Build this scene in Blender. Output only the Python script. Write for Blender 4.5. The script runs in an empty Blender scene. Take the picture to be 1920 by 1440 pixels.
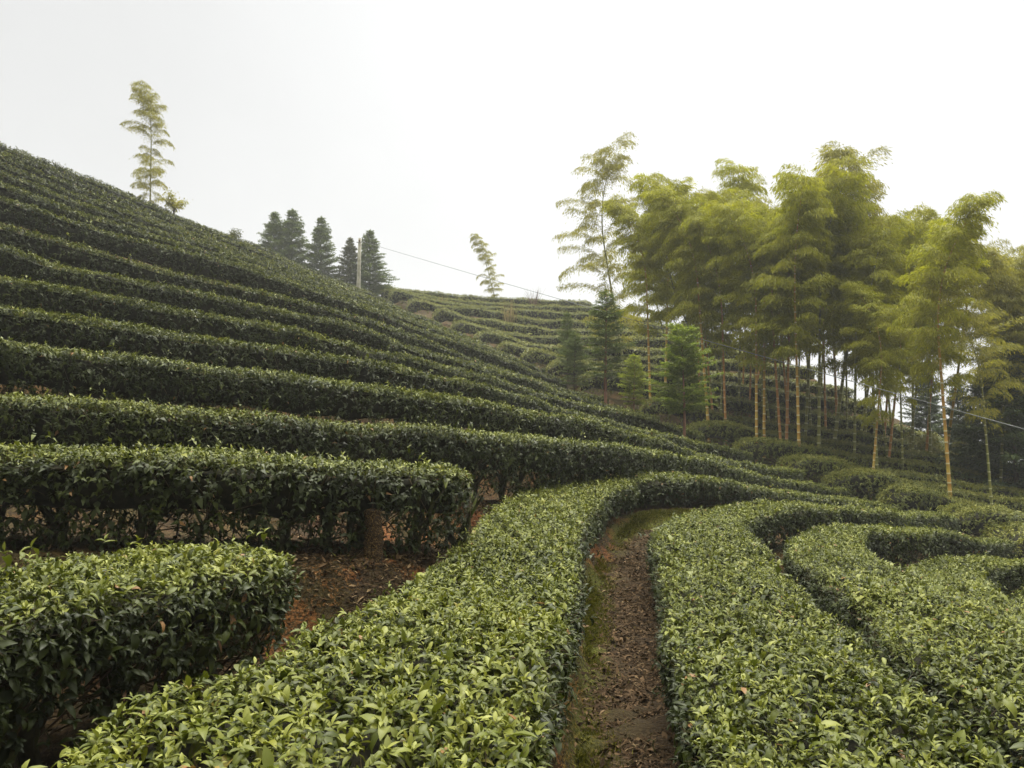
import bpy, math, random
import numpy as np
from mathutils import Matrix, Vector

random.seed(7)
RNG = np.random.default_rng(11)
sc = bpy.context.scene
COL = sc.collection
PI = math.pi

# ------------------------------------------------------------------ camera, sky, sun
EYE = 1.65                       # eye height above the trodden path, metres
F = 1478.0                       # focal length in pixels of the 1920 x 1440 photograph
PITCH = math.radians(4.256)
cam_d = bpy.data.cameras.new('camera')
cam_d.sensor_width = 36.0
cam_d.lens = 36.0 * F / 1920.0
cam_d.clip_start = 0.05
cam_d.clip_end = 1000.0
cam = bpy.data.objects.new('camera', cam_d)
COL.objects.link(cam)
cam.location = (0, 0, EYE)
cam.rotation_euler = (PI / 2 + PITCH, 0, 0)
sc.camera = cam

SUN_EL, SUN_AZ = math.radians(66), math.radians(25)      # thin cloud: a very soft sun high ahead, to the right
sun_d = bpy.data.lights.new('sun', 'SUN')
sun_d.energy = 1.5
sun_d.angle = math.radians(30)
sun_d.color = (1.0, 0.95, 0.86)
sun = bpy.data.objects.new('sun', sun_d)
COL.objects.link(sun)
sd = Vector((math.sin(SUN_AZ) * math.cos(SUN_EL), math.cos(SUN_AZ) * math.cos(SUN_EL), math.sin(SUN_EL)))
sun.rotation_euler = sd.to_track_quat('Z', 'Y').to_euler()

world = bpy.data.worlds.new('World')
sc.world = world
world.use_nodes = True
wt = world.node_tree
wt.nodes.clear()


def nd(nt, typ, **kw):
    n = nt.nodes.new(typ)
    for k, v in kw.items():
        if k in n.inputs.keys():
            n.inputs[k].default_value = v
        else:
            setattr(n, k, v)
    return n


def math_n(nt, op, a, b=None, c=None, clamp=False):
    n = nt.nodes.new('ShaderNodeMath')
    n.operation = op
    n.use_clamp = clamp
    for i, v in enumerate((a, b, c)):
        if v is None:
            continue
        if isinstance(v, (int, float)):
            n.inputs[i].default_value = v
        else:
            nt.links.new(v, n.inputs[i])
    return n.outputs[0]


def maprange(nt, v, a, b, c, d, smooth=True):
    n = nt.nodes.new('ShaderNodeMapRange')
    n.interpolation_type = 'SMOOTHSTEP' if smooth else 'LINEAR'
    nt.links.new(v, n.inputs[0])
    for i, x in enumerate((a, b, c, d)):
        n.inputs[i + 1].default_value = x
    return n.outputs[0]


# an overcast dome: even bright cloud low down, a little greyer to the upper left, brightest overhead
tc = nd(wt, 'ShaderNodeTexCoord')
sx = nd(wt, 'ShaderNodeSeparateXYZ')
wt.links.new(tc.outputs['Generated'], sx.inputs[0])
cl = nd(wt, 'ShaderNodeTexNoise')
cl.inputs['Scale'].default_value = 1.6
cl.inputs['Detail'].default_value = 4.0
wt.links.new(tc.outputs['Generated'], cl.inputs['Vector'])
left = maprange(wt, sx.outputs[0], 0.15, -0.6, 0.0, 1.0)
high = maprange(wt, sx.outputs[2], 0.02, 0.42, 0.25, 1.0)
grey = math_n(wt, 'MULTIPLY', left, high)
grey = math_n(wt, 'MULTIPLY', grey, 0.15)
soft = math_n(wt, 'MULTIPLY', math_n(wt, 'SUBTRACT', cl.outputs[0], 0.5), 0.20)
base = math_n(wt, 'ADD', math_n(wt, 'SUBTRACT', 0.71, grey), soft)
zen = maprange(wt, sx.outputs[2], 0.58, 0.92, 0.0, 4.4)
below = maprange(wt, sx.outputs[2], -0.25, 0.0, 0.35, 1.0)
# sky dimmed behind the camera, out of view, to darken faces turned there
dull = maprange(wt, sx.outputs[1], -0.55, 0.25, 0.30, 1.0)
val = math_n(wt, 'MULTIPLY', math_n(wt, 'MULTIPLY', math_n(wt, 'ADD', base, zen), below), dull)
cmb = nd(wt, 'ShaderNodeCombineColor')
wt.links.new(math_n(wt, 'MULTIPLY', val, 0.992), cmb.inputs[0])
wt.links.new(val, cmb.inputs[1])
wt.links.new(math_n(wt, 'SUBTRACT', math_n(wt, 'MULTIPLY', val, 1.004), math_n(wt, 'MULTIPLY', zen, 0.16)), cmb.inputs[2])   # warmer where the sun glows through overhead
bg = nd(wt, 'ShaderNodeBackground')
wt.links.new(cmb.outputs[0], bg.inputs[0])
bg.inputs[1].default_value = 1.0
wo = nd(wt, 'ShaderNodeOutputWorld')
wt.links.new(bg.outputs[0], wo.inputs[0])

sc.view_settings.view_transform = 'Standard'
sc.view_settings.look = 'None'
sc.view_settings.exposure = 0.50
sc.view_settings.gamma = 1.0
sc.render.engine = 'CYCLES'
sc.cycles.use_denoising = True
sc.cycles.max_bounces = 7
sc.cycles.diffuse_bounces = 3
sc.cycles.glossy_bounces = 2
sc.cycles.transmission_bounces = 3
sc.cycles.volume_bounces = 0
sc.cycles.transparent_max_bounces = 4

# ------------------------------------------------------------------ helpers
def P(px, py, d):
    """pixel of the photograph + distance ahead (metres) -> point in the place"""
    a = (px - 960) / F
    b = (720 - py) / F
    c, s = math.cos(PITCH), math.sin(PITCH)
    y = c - b * s
    z = s + b * c
    return np.array((a / y * d, d, EYE + z / y * d))


def spline(ctrl, step):
    """Catmull-Rom through ctrl (n,3), resampled every `step` metres"""
    c = np.asarray(ctrl, float)
    e = np.vstack((2 * c[0] - c[1], c, 2 * c[-1] - c[-2]))
    out = []
    for i in range(1, len(e) - 2):
        p0, p1, p2, p3 = e[i - 1], e[i], e[i + 1], e[i + 2]
        t = np.linspace(0, 1, 24, endpoint=False)[:, None]
        out.append(0.5 * (2 * p1 + (p2 - p0) * t + (2 * p0 - 5 * p1 + 4 * p2 - p3) * t ** 2 + (3 * p1 - p0 - 3 * p2 + p3) * t ** 3))
    q = np.vstack(out + [c[-1:]])
    s = np.concatenate(([0], np.cumsum(np.linalg.norm(np.diff(q, axis=0), axis=1))))
    n = max(2, int(s[-1] / step) + 1)
    u = np.linspace(0, s[-1], n)
    return np.stack([np.interp(u, s, q[:, k]) for k in range(3)], 1)


def noise1(x, scale, seed):
    r = np.random.default_rng(seed).uniform(-1, 1, 512)
    t = np.asarray(x) / scale + 100.0
    i = np.floor(t).astype(int)
    f = t - i
    f = f * f * (3 - 2 * f)
    return r[i % 512] * (1 - f) + r[(i + 1) % 512] * f


def nrm(v):
    return v / np.maximum(np.linalg.norm(v, axis=-1, keepdims=True), 1e-9)


class MB:
    """gathers vertices, faces and point attributes, then links them as one mesh object"""
    def __init__(self):
        self.v, self.q, self.n, self.att = [], [], 0, {}

    def add(self, verts, quads, **att):
        verts = np.asarray(verts, np.float32).reshape(-1, 3)
        quads = np.asarray(quads, np.int64)
        self.v.append(verts)
        self.q.append(quads + self.n)
        for k, a in att.items():
            self.att.setdefault(k, []).append((self.n, np.broadcast_to(np.asarray(a, np.float32), (len(verts),))))
        self.n += len(verts)

    def mesh(self, name, mat, smooth=True):
        me = bpy.data.meshes.new(name)
        v = np.vstack(self.v)
        me.vertices.add(len(v))
        me.vertices.foreach_set('co', v.ravel())
        loops, starts = [], []
        tot = 0
        for q in self.q:
            if len(q) == 0:
                continue
            k = q.shape[1]
            loops.append(q.ravel())
            starts.append(np.arange(len(q)) * k + tot)
            tot += q.size
        loops = np.concatenate(loops).astype(np.int32)
        starts = np.concatenate(starts).astype(np.int32)
        me.loops.add(len(loops))
        me.loops.foreach_set('vertex_index', loops)
        me.polygons.add(len(starts))
        me.polygons.foreach_set('loop_start', starts)
        me.update(calc_edges=True)
        me.polygons.foreach_set('use_smooth', np.full(len(starts), smooth, bool))
        for k, parts in self.att.items():
            arr = np.zeros(len(v), np.float32)
            for s, a in parts:
                arr[s:s + len(a)] = a
            at = me.attributes.new(k, 'FLOAT', 'POINT')
            at.data.foreach_set('value', arr)
        me.materials.append(mat)
        return me

    def obj(self, name, mat, parent=None, smooth=True):
        o = bpy.data.objects.new(name, self.mesh(name, mat, smooth))
        COL.objects.link(o)
        if parent is not None:
            o.parent = parent
        return o


def tag(o, label, cat, group=None):
    o['label'] = label
    o['category'] = cat
    if group:
        o['group'] = group
    return o


def empty(name, loc, label, cat, group=None):
    o = bpy.data.objects.new(name, None)
    o.empty_display_size = 0.2
    COL.objects.link(o)
    o.location = loc
    return tag(o, label, cat, group)


def tube(mb, pts, rad, sides=6, **att):
    pts = np.asarray(pts, float)
    rad = np.broadcast_to(np.asarray(rad, float), (len(pts),))
    t = nrm(np.gradient(pts, axis=0))
    ref = np.array((0.31, 0.17, 0.93)) if abs(t[0][2]) < 0.8 else np.array((0.9, 0.3, 0.1))
    u = nrm(np.cross(t, ref))
    w = np.cross(t, u)
    a = np.arange(sides) * 2 * PI / sides
    ring = pts[:, None] + rad[:, None, None] * (np.cos(a)[None, :, None] * u[:, None] + np.sin(a)[None, :, None] * w[:, None])
    n = len(pts)
    i = np.arange(n - 1)[:, None] * sides
    j = np.arange(sides)[None]
    k = (j + 1) % sides
    q = np.stack((i + j, i + k, i + sides + k, i + sides + j), -1).reshape(-1, 4)
    if 'ringatt' in att:
        ra = att.pop('ringatt')
        att['node'] = np.repeat(np.asarray(ra, np.float32), sides)
    mb.add(ring.reshape(-1, 3), q, **att)


def twigs(mb, p0, p1, p2, r, **att):
    """many thin three-sided twigs at once, bent at p1"""
    n = len(p0)
    d = nrm(p2 - p0)
    u = nrm(np.cross(d, np.array((0.3, 0.2, 0.93))))
    w = np.cross(d, u)
    out = []
    for p, f in ((p0, 1.0), (p1, 0.8), (p2, 0.45)):
        for a in (0, 2 * PI / 3, 4 * PI / 3):
            out.append(p + (r * f)[:, None] * (math.cos(a) * u + math.sin(a) * w))
    v = np.stack(out, 1)
    f = []
    for s in (0, 3):
        for j in range(3):
            k = (j + 1) % 3
            f.append((s + j, s + k, s + 3 + k, s + 3 + j))
    q = (np.arange(n)[:, None, None] * 9 + np.array(f)[None]).reshape(-1, 4)
    mb.add(v.reshape(-1, 3), q, **{k: np.repeat(a, 9) for k, a in att.items()})


def leaves(mb, p, f, n, L, w, bend, lod, fold=0.22, **att):
    """leaf blades: p base, f start direction, n upper side, bend = how far the blade arches over"""
    m = len(p)
    if m == 0:
        return
    f = nrm(f)
    n = nrm(n - f * np.sum(n * f, -1, keepdims=True))
    s = np.cross(f, n)
    if lod == 0:
        ts = [0.0, 0.22, 0.48, 0.75, 1.0]
        ws = [0.10, 0.78, 1.0, 0.66, 0.04]
    elif lod == 1:
        ts = [0.0, 0.45, 1.0]
        ws = [0.22, 1.0, 0.08]
    else:
        ts = None
    if ts is None:
        a = bend * 0.5
        d1 = f * np.cos(a * 0.4)[:, None] - n * np.sin(a * 0.4)[:, None]
        d2 = f * np.cos(a)[:, None] - n * np.sin(a)[:, None]
        mid = p + d1 * (L * 0.45)[:, None]
        up = n * (w * 0.12)[:, None]
        v = np.stack((p, mid + s * (w * 0.5)[:, None] + up, p + d2 * L[:, None], mid - s * (w * 0.5)[:, None] + up), 1)
        q = np.arange(m)[:, None] * 4 + np.arange(4)[None]
        k = 4
    else:
        pos = p.copy()
        rows = []
        prev = 0.0
        for t, wd in zip(ts, ws):
            ang = bend * (t + prev) / 2
            dr = f * np.cos(ang)[:, None] - n * np.sin(ang)[:, None]
            pos = pos + dr * (L * (t - prev))[:, None]
            ang = bend * t
            nn = f * np.sin(ang)[:, None] + n * np.cos(ang)[:, None]
            hw = (w * 0.5 * wd)[:, None]
            lift = nn * hw * fold * 2
            rows.append(pos + s * hw + lift)
            if lod == 0:
                rows.append(pos)
            rows.append(pos - s * hw + lift)
            prev = t
        v = np.stack(rows, 1)
        c = 3 if lod == 0 else 2
        fl = []
        for r in range(len(ts) - 1):
            for j in range(c - 1):
                fl.append((r * c + j, r * c + j + 1, (r + 1) * c + j + 1, (r + 1) * c + j))
        k = c * len(ts)
        q = (np.arange(m)[:, None, None] * k + np.array(fl)[None]).reshape(-1, 4)
    mb.add(v.reshape(-1, 3), q, **{kk: np.repeat(a, k) for kk, a in att.items()})


# ------------------------------------------------------------------ materials
def new_mat(name):
    m = bpy.data.materials.new(name)
    m.use_nodes = True
    nt = m.node_tree
    nt.nodes.clear()
    out = nt.nodes.new('ShaderNodeOutputMaterial')
    return m, nt, out


def ramp(nt, fac, stops):
    r = nt.nodes.new('ShaderNodeValToRGB')
    e = r.color_ramp.elements
    while len(e) < len(stops):
        e.new(0.5)
    for el, (p, c) in zip(e, stops):
        el.position = p
        el.color = (*c, 1)
    nt.links.new(fac, r.inputs[0])
    return r.outputs[0]


def mix(nt, fac, a, b, mode='MIX'):
    m = nt.nodes.new('ShaderNodeMix')
    m.data_type = 'RGBA'
    m.blend_type = mode
    for sock, v in ((m.inputs[0], fac), (m.inputs[6], a), (m.inputs[7], b)):
        if isinstance(v, (int, float)):
            sock.default_value = v
        elif isinstance(v, tuple):
            sock.default_value = (*v, 1)
        else:
            nt.links.new(v, sock)
    return m.outputs[2]


def attr(nt, name):
    a = nt.nodes.new('ShaderNodeAttribute')
    a.attribute_name = name
    return a.outputs['Fac']


def foliage_mat(name, stops, young=None, rough=0.42, trans=0.22, spec=0.5, transcol=(1.25, 1.3, 0.6), flush=None):
    """stops colour single leaves by their tint attribute; `young` is the colour of fresh leaves"""
    m, nt, out = new_mat(name)
    col = ramp(nt, attr(nt, 'tint'), stops)
    if young:
        col = mix(nt, attr(nt, 'young'), col, young)
    if flush:
        info = nt.nodes.new('ShaderNodeTexCoord')
        nz = nd(nt, 'ShaderNodeTexNoise')
        nz.inputs['Scale'].default_value = flush[0]
        nz.inputs['Detail'].default_value = 3
        nt.links.new(info.outputs['Object'], nz.inputs['Vector'])
        col = mix(nt, maprange(nt, nz.outputs[0], 0.42, 0.66, 0.0, flush[2]), col, flush[1])
    bs = nd(nt, 'ShaderNodeBsdfPrincipled')
    nt.links.new(col, bs.inputs['Base Color'])
    bs.inputs['Roughness'].default_value = rough
    bs.inputs['Specular IOR Level'].default_value = spec
    tr = nd(nt, 'ShaderNodeBsdfTranslucent')
    nt.links.new(mix(nt, 1.0, col, transcol, 'MULTIPLY'), tr.inputs['Color'])
    mx = nd(nt, 'ShaderNodeMixShader')
    mx.inputs[0].default_value = trans
    nt.links.new(bs.outputs[0], mx.inputs[1])
    nt.links.new(tr.outputs[0], mx.inputs[2])
    nt.links.new(mx.outputs[0], out.inputs[0])
    return m


def plain_mat(name, c1, c2, scale=8.0, rough=0.8, c3=None, bump=0.0, stretch=(1, 1, 1), spec=0.3):
    m, nt, out = new_mat(name)
    t = nt.nodes.new('ShaderNodeTexCoord')
    mp = nt.nodes.new('ShaderNodeMapping')
    mp.inputs['Scale'].default_value = stretch
    nt.links.new(t.outputs['Object'], mp.inputs[0])
    nz = nd(nt, 'ShaderNodeTexNoise')
    nz.inputs['Scale'].default_value = scale
    nz.inputs['Detail'].default_value = 6
    nt.links.new(mp.outputs[0], nz.inputs['Vector'])
    st = [(0.36, c1), (0.62, c2)]
    if c3:
        st = [(0.36, c1), (0.52, c2), (0.66, c3)]
    col = ramp(nt, nz.outputs[0], st)
    bs = nd(nt, 'ShaderNodeBsdfPrincipled')
    bs.inputs['Roughness'].default_value = rough
    bs.inputs['Specular IOR Level'].default_value = spec
    nt.links.new(col, bs.inputs['Base Color'])
    if bump:
        b = nd(nt, 'ShaderNodeBump')
        b.inputs['Strength'].default_value = bump
        b.inputs['Distance'].default_value = 0.03
        nt.links.new(nz.outputs[0], b.inputs['Height'])
        nt.links.new(b.outputs[0], bs.inputs['Normal'])
    nt.links.new(bs.outputs[0], out.inputs[0])
    return m


def culm_mat(name, lo, hi, ring):
    m, nt, out = new_mat(name)
    t = nt.nodes.new('ShaderNodeTexCoord')
    nz = nd(nt, 'ShaderNodeTexNoise')
    nz.inputs['Scale'].default_value = 2.2
    nt.links.new(t.outputs['Object'], nz.inputs['Vector'])
    col = ramp(nt, nz.outputs[0], [(0.35, lo), (0.65, hi)])
    col = mix(nt, attr(nt, 'node'), col, ring)
    bs = nd(nt, 'ShaderNodeBsdfPrincipled')
    bs.inputs['Roughness'].default_value = 0.45
    nt.links.new(col, bs.inputs['Base Color'])
    nt.links.new(bs.outputs[0], out.inputs[0])
    return m


M = {}
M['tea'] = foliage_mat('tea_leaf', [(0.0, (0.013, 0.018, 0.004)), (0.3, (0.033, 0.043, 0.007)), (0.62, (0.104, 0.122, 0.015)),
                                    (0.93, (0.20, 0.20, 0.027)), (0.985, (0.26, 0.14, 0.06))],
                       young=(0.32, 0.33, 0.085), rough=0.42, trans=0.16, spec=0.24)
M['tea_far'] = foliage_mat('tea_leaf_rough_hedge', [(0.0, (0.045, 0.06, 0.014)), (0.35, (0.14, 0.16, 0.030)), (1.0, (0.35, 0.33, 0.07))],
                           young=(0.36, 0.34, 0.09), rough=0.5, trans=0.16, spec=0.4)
M['shaded_core'] = plain_mat('shaded_twig_core', (0.012, 0.012, 0.007), (0.03, 0.026, 0.014), 30, 0.95)  # near-black: shade inside the crown painted into the twig colour
M['twig'] = plain_mat('tea_twig', (0.05, 0.03, 0.018), (0.12, 0.085, 0.05), 9, 0.85, c3=(0.09, 0.10, 0.035))
M['trunk'] = plain_mat('mossy_tea_trunk', (0.035, 0.028, 0.018), (0.09, 0.085, 0.04), 9, 0.9, c3=(0.10, 0.12, 0.03), bump=0.5)
M['stump'] = plain_mat('speckled_stump', (0.025, 0.014, 0.009), (0.05, 0.028, 0.015), 110, 0.9, c3=(0.24, 0.145, 0.05), bump=0.8)
M['culm_amber'] = culm_mat('amber_culm', (0.50, 0.22, 0.04), (0.52, 0.37, 0.07), (0.75, 0.66, 0.42))
M['culm_green'] = culm_mat('green_culm', (0.15, 0.17, 0.04), (0.28, 0.27, 0.07), (0.58, 0.56, 0.34))
M['culm_rust'] = culm_mat('rust_culm', (0.46, 0.18, 0.05), (0.52, 0.26, 0.08), (0.60, 0.42, 0.24))
M['bamboo'] = foliage_mat('bamboo_leaf', [(0.0, (0.165, 0.185, 0.015)), (0.5, (0.34, 0.34, 0.030)), (1.0, (0.52, 0.47, 0.06))],
                          rough=0.55, trans=0.48, spec=0.3, transcol=(1.2, 1.25, 0.5), flush=(0.55, (0.40, 0.35, 0.03), 0.3))
M['bamboo_pale'] = foliage_mat('pale_bamboo_leaf', [(0.0, (0.18, 0.195, 0.035)), (0.5, (0.32, 0.31, 0.06)), (1.0, (0.46, 0.41, 0.10))],
                               rough=0.55, trans=0.45, spec=0.3, transcol=(1.2, 1.15, 0.6))
M['fir_bright'] = foliage_mat('bright_fir_needle', [(0.0, (0.08, 0.115, 0.02)), (0.6, (0.21, 0.265, 0.048)), (1.0, (0.42, 0.44, 0.11))], rough=0.5, trans=0.45)
M['fir_lime'] = foliage_mat('lime_fir_needle', [(0.0, (0.14, 0.18, 0.03)), (0.6, (0.26, 0.29, 0.045)), (1.0, (0.44, 0.43, 0.09))], rough=0.5, trans=0.45)
M['fir_dark'] = foliage_mat('dark_fir_needle', [(0.0, (0.05, 0.08, 0.026)), (0.6, (0.14, 0.185, 0.052)), (1.0, (0.25, 0.285, 0.09))], rough=0.5, trans=0.25)
M['fir_old'] = foliage_mat('old_fir_needle', [(0.0, (0.025, 0.045, 0.014)), (0.6, (0.07, 0.105, 0.03)), (1.0, (0.14, 0.17, 0.05))], rough=0.5, trans=0.2)  # older needles, a darker green
M['fir_olive'] = foliage_mat('olive_fir_needle', [(0.0, (0.07, 0.08, 0.025)), (0.6, (0.14, 0.15, 0.05)), (1.0, (0.22, 0.21, 0.07))], rough=0.5, trans=0.12)
M['bark_red'] = plain_mat('red_brown_bark', (0.20, 0.09, 0.065), (0.40, 0.21, 0.155), 14, 0.9, stretch=(1, 1, 0.25), bump=0.4)
M['bark_grey'] = plain_mat('grey_brown_bark', (0.06, 0.05, 0.04), (0.16, 0.13, 0.10), 14, 0.9, stretch=(1, 1, 0.25), bump=0.4)
M['scrub'] = foliage_mat('pale_scrub_leaf', [(0.0, (0.10, 0.11, 0.04)), (0.6, (0.21, 0.20, 0.08)), (1.0, (0.34, 0.30, 0.14))], rough=0.7, trans=0.2, spec=0.2)
M['straw'] = foliage_mat('dry_straw', [(0.0, (0.22, 0.16, 0.08)), (1.0, (0.46, 0.36, 0.20))], rough=0.8, trans=0.15, spec=0.2)
M['brush'] = foliage_mat('dry_brush', [(0.0, (0.10, 0.065, 0.05)), (1.0, (0.26, 0.18, 0.13))], rough=0.9, trans=0.05, spec=0.1)
M['litter'] = foliage_mat('dead_leaf', [(0.0, (0.026, 0.016, 0.009)), (0.5, (0.068, 0.041, 0.023)), (0.82, (0.16, 0.10, 0.058)), (1.0, (0.42, 0.30, 0.18))], rough=0.8, trans=0.05, spec=0.1)
M['moss'] = foliage_mat('moss_blade', [(0.0, (0.045, 0.048, 0.008)), (0.5, (0.12, 0.12, 0.016)), (0.85, (0.22, 0.20, 0.04)), (1.0, (0.34, 0.27, 0.10))], rough=0.8, trans=0.2, spec=0.15)
M['concrete'] = plain_mat('weathered_concrete', (0.36, 0.34, 0.30), (0.52, 0.50, 0.45), 6, 0.9)
M['steel'] = plain_mat('galvanised_steel', (0.30, 0.31, 0.32), (0.42, 0.43, 0.44), 12, 0.5)
M['ceramic'] = plain_mat('brown_ceramic', (0.16, 0.09, 0.06), (0.22, 0.13, 0.09), 8, 0.3)
M['cable'] = plain_mat('grey_cable_sheath', (0.16, 0.17, 0.19), (0.24, 0.25, 0.27), 8, 0.5)


# ------------------------------------------------------------------ where the tea rows run
# rows traced as (x, distance ahead, drop below the eye)
def XH(*pts):
    return [np.array((x, d, EYE - h)) for x, d, h in pts]


def PX(*pts):
    return [P(x, y, d) for x, y, d in pts]


def lerp_d(xs, ds, x):
    return 1.0 / np.interp(x, xs, 1.0 / np.asarray(ds, float))


def traced(dx, dd, *xy):
    return [P(x, y, float(lerp_d(dx, dd, x))) for x, y in xy]


def ext(pts, m):
    """carry a row on past the left edge of the picture"""
    a, b = pts[0], pts[1]
    t = (a - b) / np.linalg.norm(a - b)
    return [a + t * m] + pts


ROWS = []      # dict(name, pts, W, h, ...)


def row(key, pts, W, h, label, group, **kw):
    ROWS.append(dict(key=key, ctrl=pts, W=W, h=h, label=label, group=group, **kw))


G_NEAR = 'clipped tea hedges of the near terraces'
G_LEFT = 'tea hedges climbing the left slope'
G_FAR = 'tea hedges of the slope beyond the gully'

row('A', XH((-0.75, 0.3, .86), (-.55, 1.94, .80), (-.46, 2.6, .79), (-.22, 3.94, .79), (-.03, 5.2, .79), (.11, 6.95, .76), (.38, 8.6, .66),
            (.80, 10.2, .55), (1.35, 11.4, .47), (2.1, 12.0, .46), (2.85, 13, .56), (4.4, 15, .87), (6.2, 17, 1.14), (9.3, 20, 1.53)),
    1.12, .52, 'broad tea hedge beside the leaf-strewn trench, bending right at the mossy bank', G_NEAR, trunks=True, slant=0.03, skirt=.8, wprof=((0, 2.5, 4, 8, 11), (1.10, 1.08, .88, .92, 1.0)))
row('B', XH((1.08, 0.3, 1.10), (1.14, 2.5, 1.08), (1.36, 4.2, 1.06), (1.60, 5.9, 1.05), (1.98, 8.2, 1.0), (2.42, 9.9, .95), (3.2, 11.0, .89),
            (4.3, 12.0, .97), (5.6, 13.4, 1.17), (7.4, 15.3, 1.38), (9.2, 17.2, 1.58)),
    1.08, .60, 'broad tea hedge on the right edge of the leaf-strewn trench', G_NEAR, trunks=True, skirt=.85)
row('C', XH((2.38, 0.3, 1.10), (2.42, 3.8, 1.10), (2.86, 5.6, 1.13), (3.20, 7.7, 1.18), (3.70, 9.4, 1.20), (4.5, 10.8, 1.18), (5.7, 11.9, 1.32), (7.0, 13, 1.50), (9.0, 14.8, 1.80)),
    .86, .66, 'second hooked tea hedge right of the trench, with a long dark far face', G_NEAR, trunks=True, skirt=.85)
row('D', XH((3.34, 0.3, 1.30), (3.42, 4.6, 1.34), (4.00, 6.8, 1.45), (4.60, 8.5, 1.50), (5.28, 9.7, 1.50), (6.3, 10.6, 1.56), (7.6, 11.5, 1.70), (9.5, 12.8, 2.0)),
    .88, .64, 'third hooked tea hedge right of the trench, just inside the outermost one', G_NEAR)
row('E', XH((4.36, 0.3, 1.6), (4.50, 5, 1.65), (5.20, 7.2, 1.75), (6.10, 9.0, 1.80), (7.2, 10.2, 1.80), (8.6, 11.0, 1.90), (10.5, 12.2, 2.1)),
    .95, .62, 'outermost curving tea hedge at the right, cut by the picture edge', G_NEAR)
row('L1', XH((-2.85, .6, .60), (-2.33, 2.2, .60), (-1.93, 3.4, .60), (-1.68, 4.3, .60), (-1.50, 4.72, .60)),
    1.10, .76, 'short near tea hedge with bare mossy stems, rounded end over the litter', G_NEAR, trunks=True, skirt=.58, taper=.70)
row('L2', ext(PX((0, 846, 5.3), (300, 853, 5.4), (600, 869, 5.75), (875, 886, 6.35)), 4), .95, .62,
    'tea hedge with gnarled bare stems ending above the speckled stump', G_LEFT, trunks=True, skirt=.97, leafy=.5)
L3 = PX((0, 747, 7.1), (200, 759, 7.3), (450, 778, 7.8), (640, 800, 8.5), (900, 819, 9.6), (1000, 825, 10.3), (1146, 839, 12), (1240, 856, 14),
        (1292, 865, 15.2), (1344, 880, 16.3), (1417, 896, 17.8), (1573, 915, 21))
row('L3', ext(L3, 4), .95, .80, 'long tea hedge passing just behind the bend of the broad trench-side hedge', G_LEFT, trunks=True)
L4 = traced((0, 640, 1000, 1240, 1490), (8.6, 10.3, 12.6, 16, 21), (0, 646), (200, 668), (400, 690), (640, 721), (765, 741), (890, 760), (1000, 781), (1083, 793),
            (1146, 813), (1240, 836), (1302, 850), (1365, 865), (1427, 877), (1490, 887))
row('L4', ext(L4, 5), .95, .80, 'tea hedge next above the long one behind the bend', G_LEFT)
L5 = traced((0, 640, 1000, 1240, 1396), (10.3, 12.3, 15.5, 19, 22), (0, 581), (200, 605), (400, 635), (520, 655), (640, 677), (765, 700), (890, 725), (1000, 754),
            (1062, 772), (1125, 788), (1187, 803), (1250, 819), (1302, 831), (1396, 850))
row('L5', ext(L5, 5), .95, .80, 'tea hedge whose right end lies just beyond the red fir trunk', G_LEFT)
L6 = traced((0, 640, 1000, 1310), (12, 14.4, 18.8, 23.5), (0, 521), (83, 534), (167, 550), (400, 594), (545, 619), (640, 643), (713, 662), (786, 675), (848, 694),
            (910, 711), (953, 727), (1000, 739), (1083, 759), (1146, 772), (1208, 787), (1250, 800), (1310, 814))
row('L6', ext(L6, 6), .95, .80, 'tea hedge ending at the foot of the bright green fir', G_LEFT)
L7 = traced((0, 640, 1000, 1227), (13.8, 16.7, 21.5, 24.5), (0, 468), (62, 485), (133, 503), (208, 517), (271, 533), (400, 557), (525, 585), (640, 611), (703, 633),
            (765, 654), (828, 668), (890, 690), (953, 709), (1000, 725), (1073, 746), (1146, 765), (1227, 782))
row('L7', ext(L7, 6), .95, .80, 'tea hedge ending below the small lime green fir', G_LEFT)
L8 = traced((0, 640, 1000, 1135), (15.5, 19.5, 24.5, 26), (0, 429), (90, 450), (146, 466), (208, 485), (271, 503), (400, 532), (504, 559), (577, 576), (640, 592), (682, 604),
            (744, 624), (807, 647), (869, 670), (932, 693), (1000, 715), (1062, 734), (1135, 751))
row('L8', ext(L8, 7), .95, .80, 'tea hedge under the wide dark shadow band, ending at a tall fir', G_LEFT)
L9 = traced((0, 640, 1000, 1062), (17.3, 22.3, 28, 29), (0, 377), (52, 393), (125, 416), (208, 443), (271, 460), (333, 473), (400, 491), (452, 507), (504, 525), (556, 538),
            (608, 556), (640, 566), (703, 590), (765, 615), (828, 634), (890, 657), (953, 680), (1000, 702), (1062, 718))
row('L9', ext(L9, 8), .95, .80, 'tea hedge over the wide dark shadow band across the left slope', G_LEFT)
CREST = traced((0, 690), (29.5, 53), (0, 275), (100, 314), (200, 353), (282, 388), (350, 418), (400, 435), (480, 464), (560, 501), (640, 533), (690, 549))
upper = [(19.0, 1019, 698, 30.5, 'first'), (20.7, 969, 676, 33, 'second'), (22.4, 925, 655, 36, 'third'), (24.2, 875, 633, 39, 'fourth'), (26.0, 823, 610, 43, 'fifth'), (27.8, 750, 580, 48, 'sixth')]
l9x = [960 + F * p[0] / p[1] for p in L9]
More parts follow.
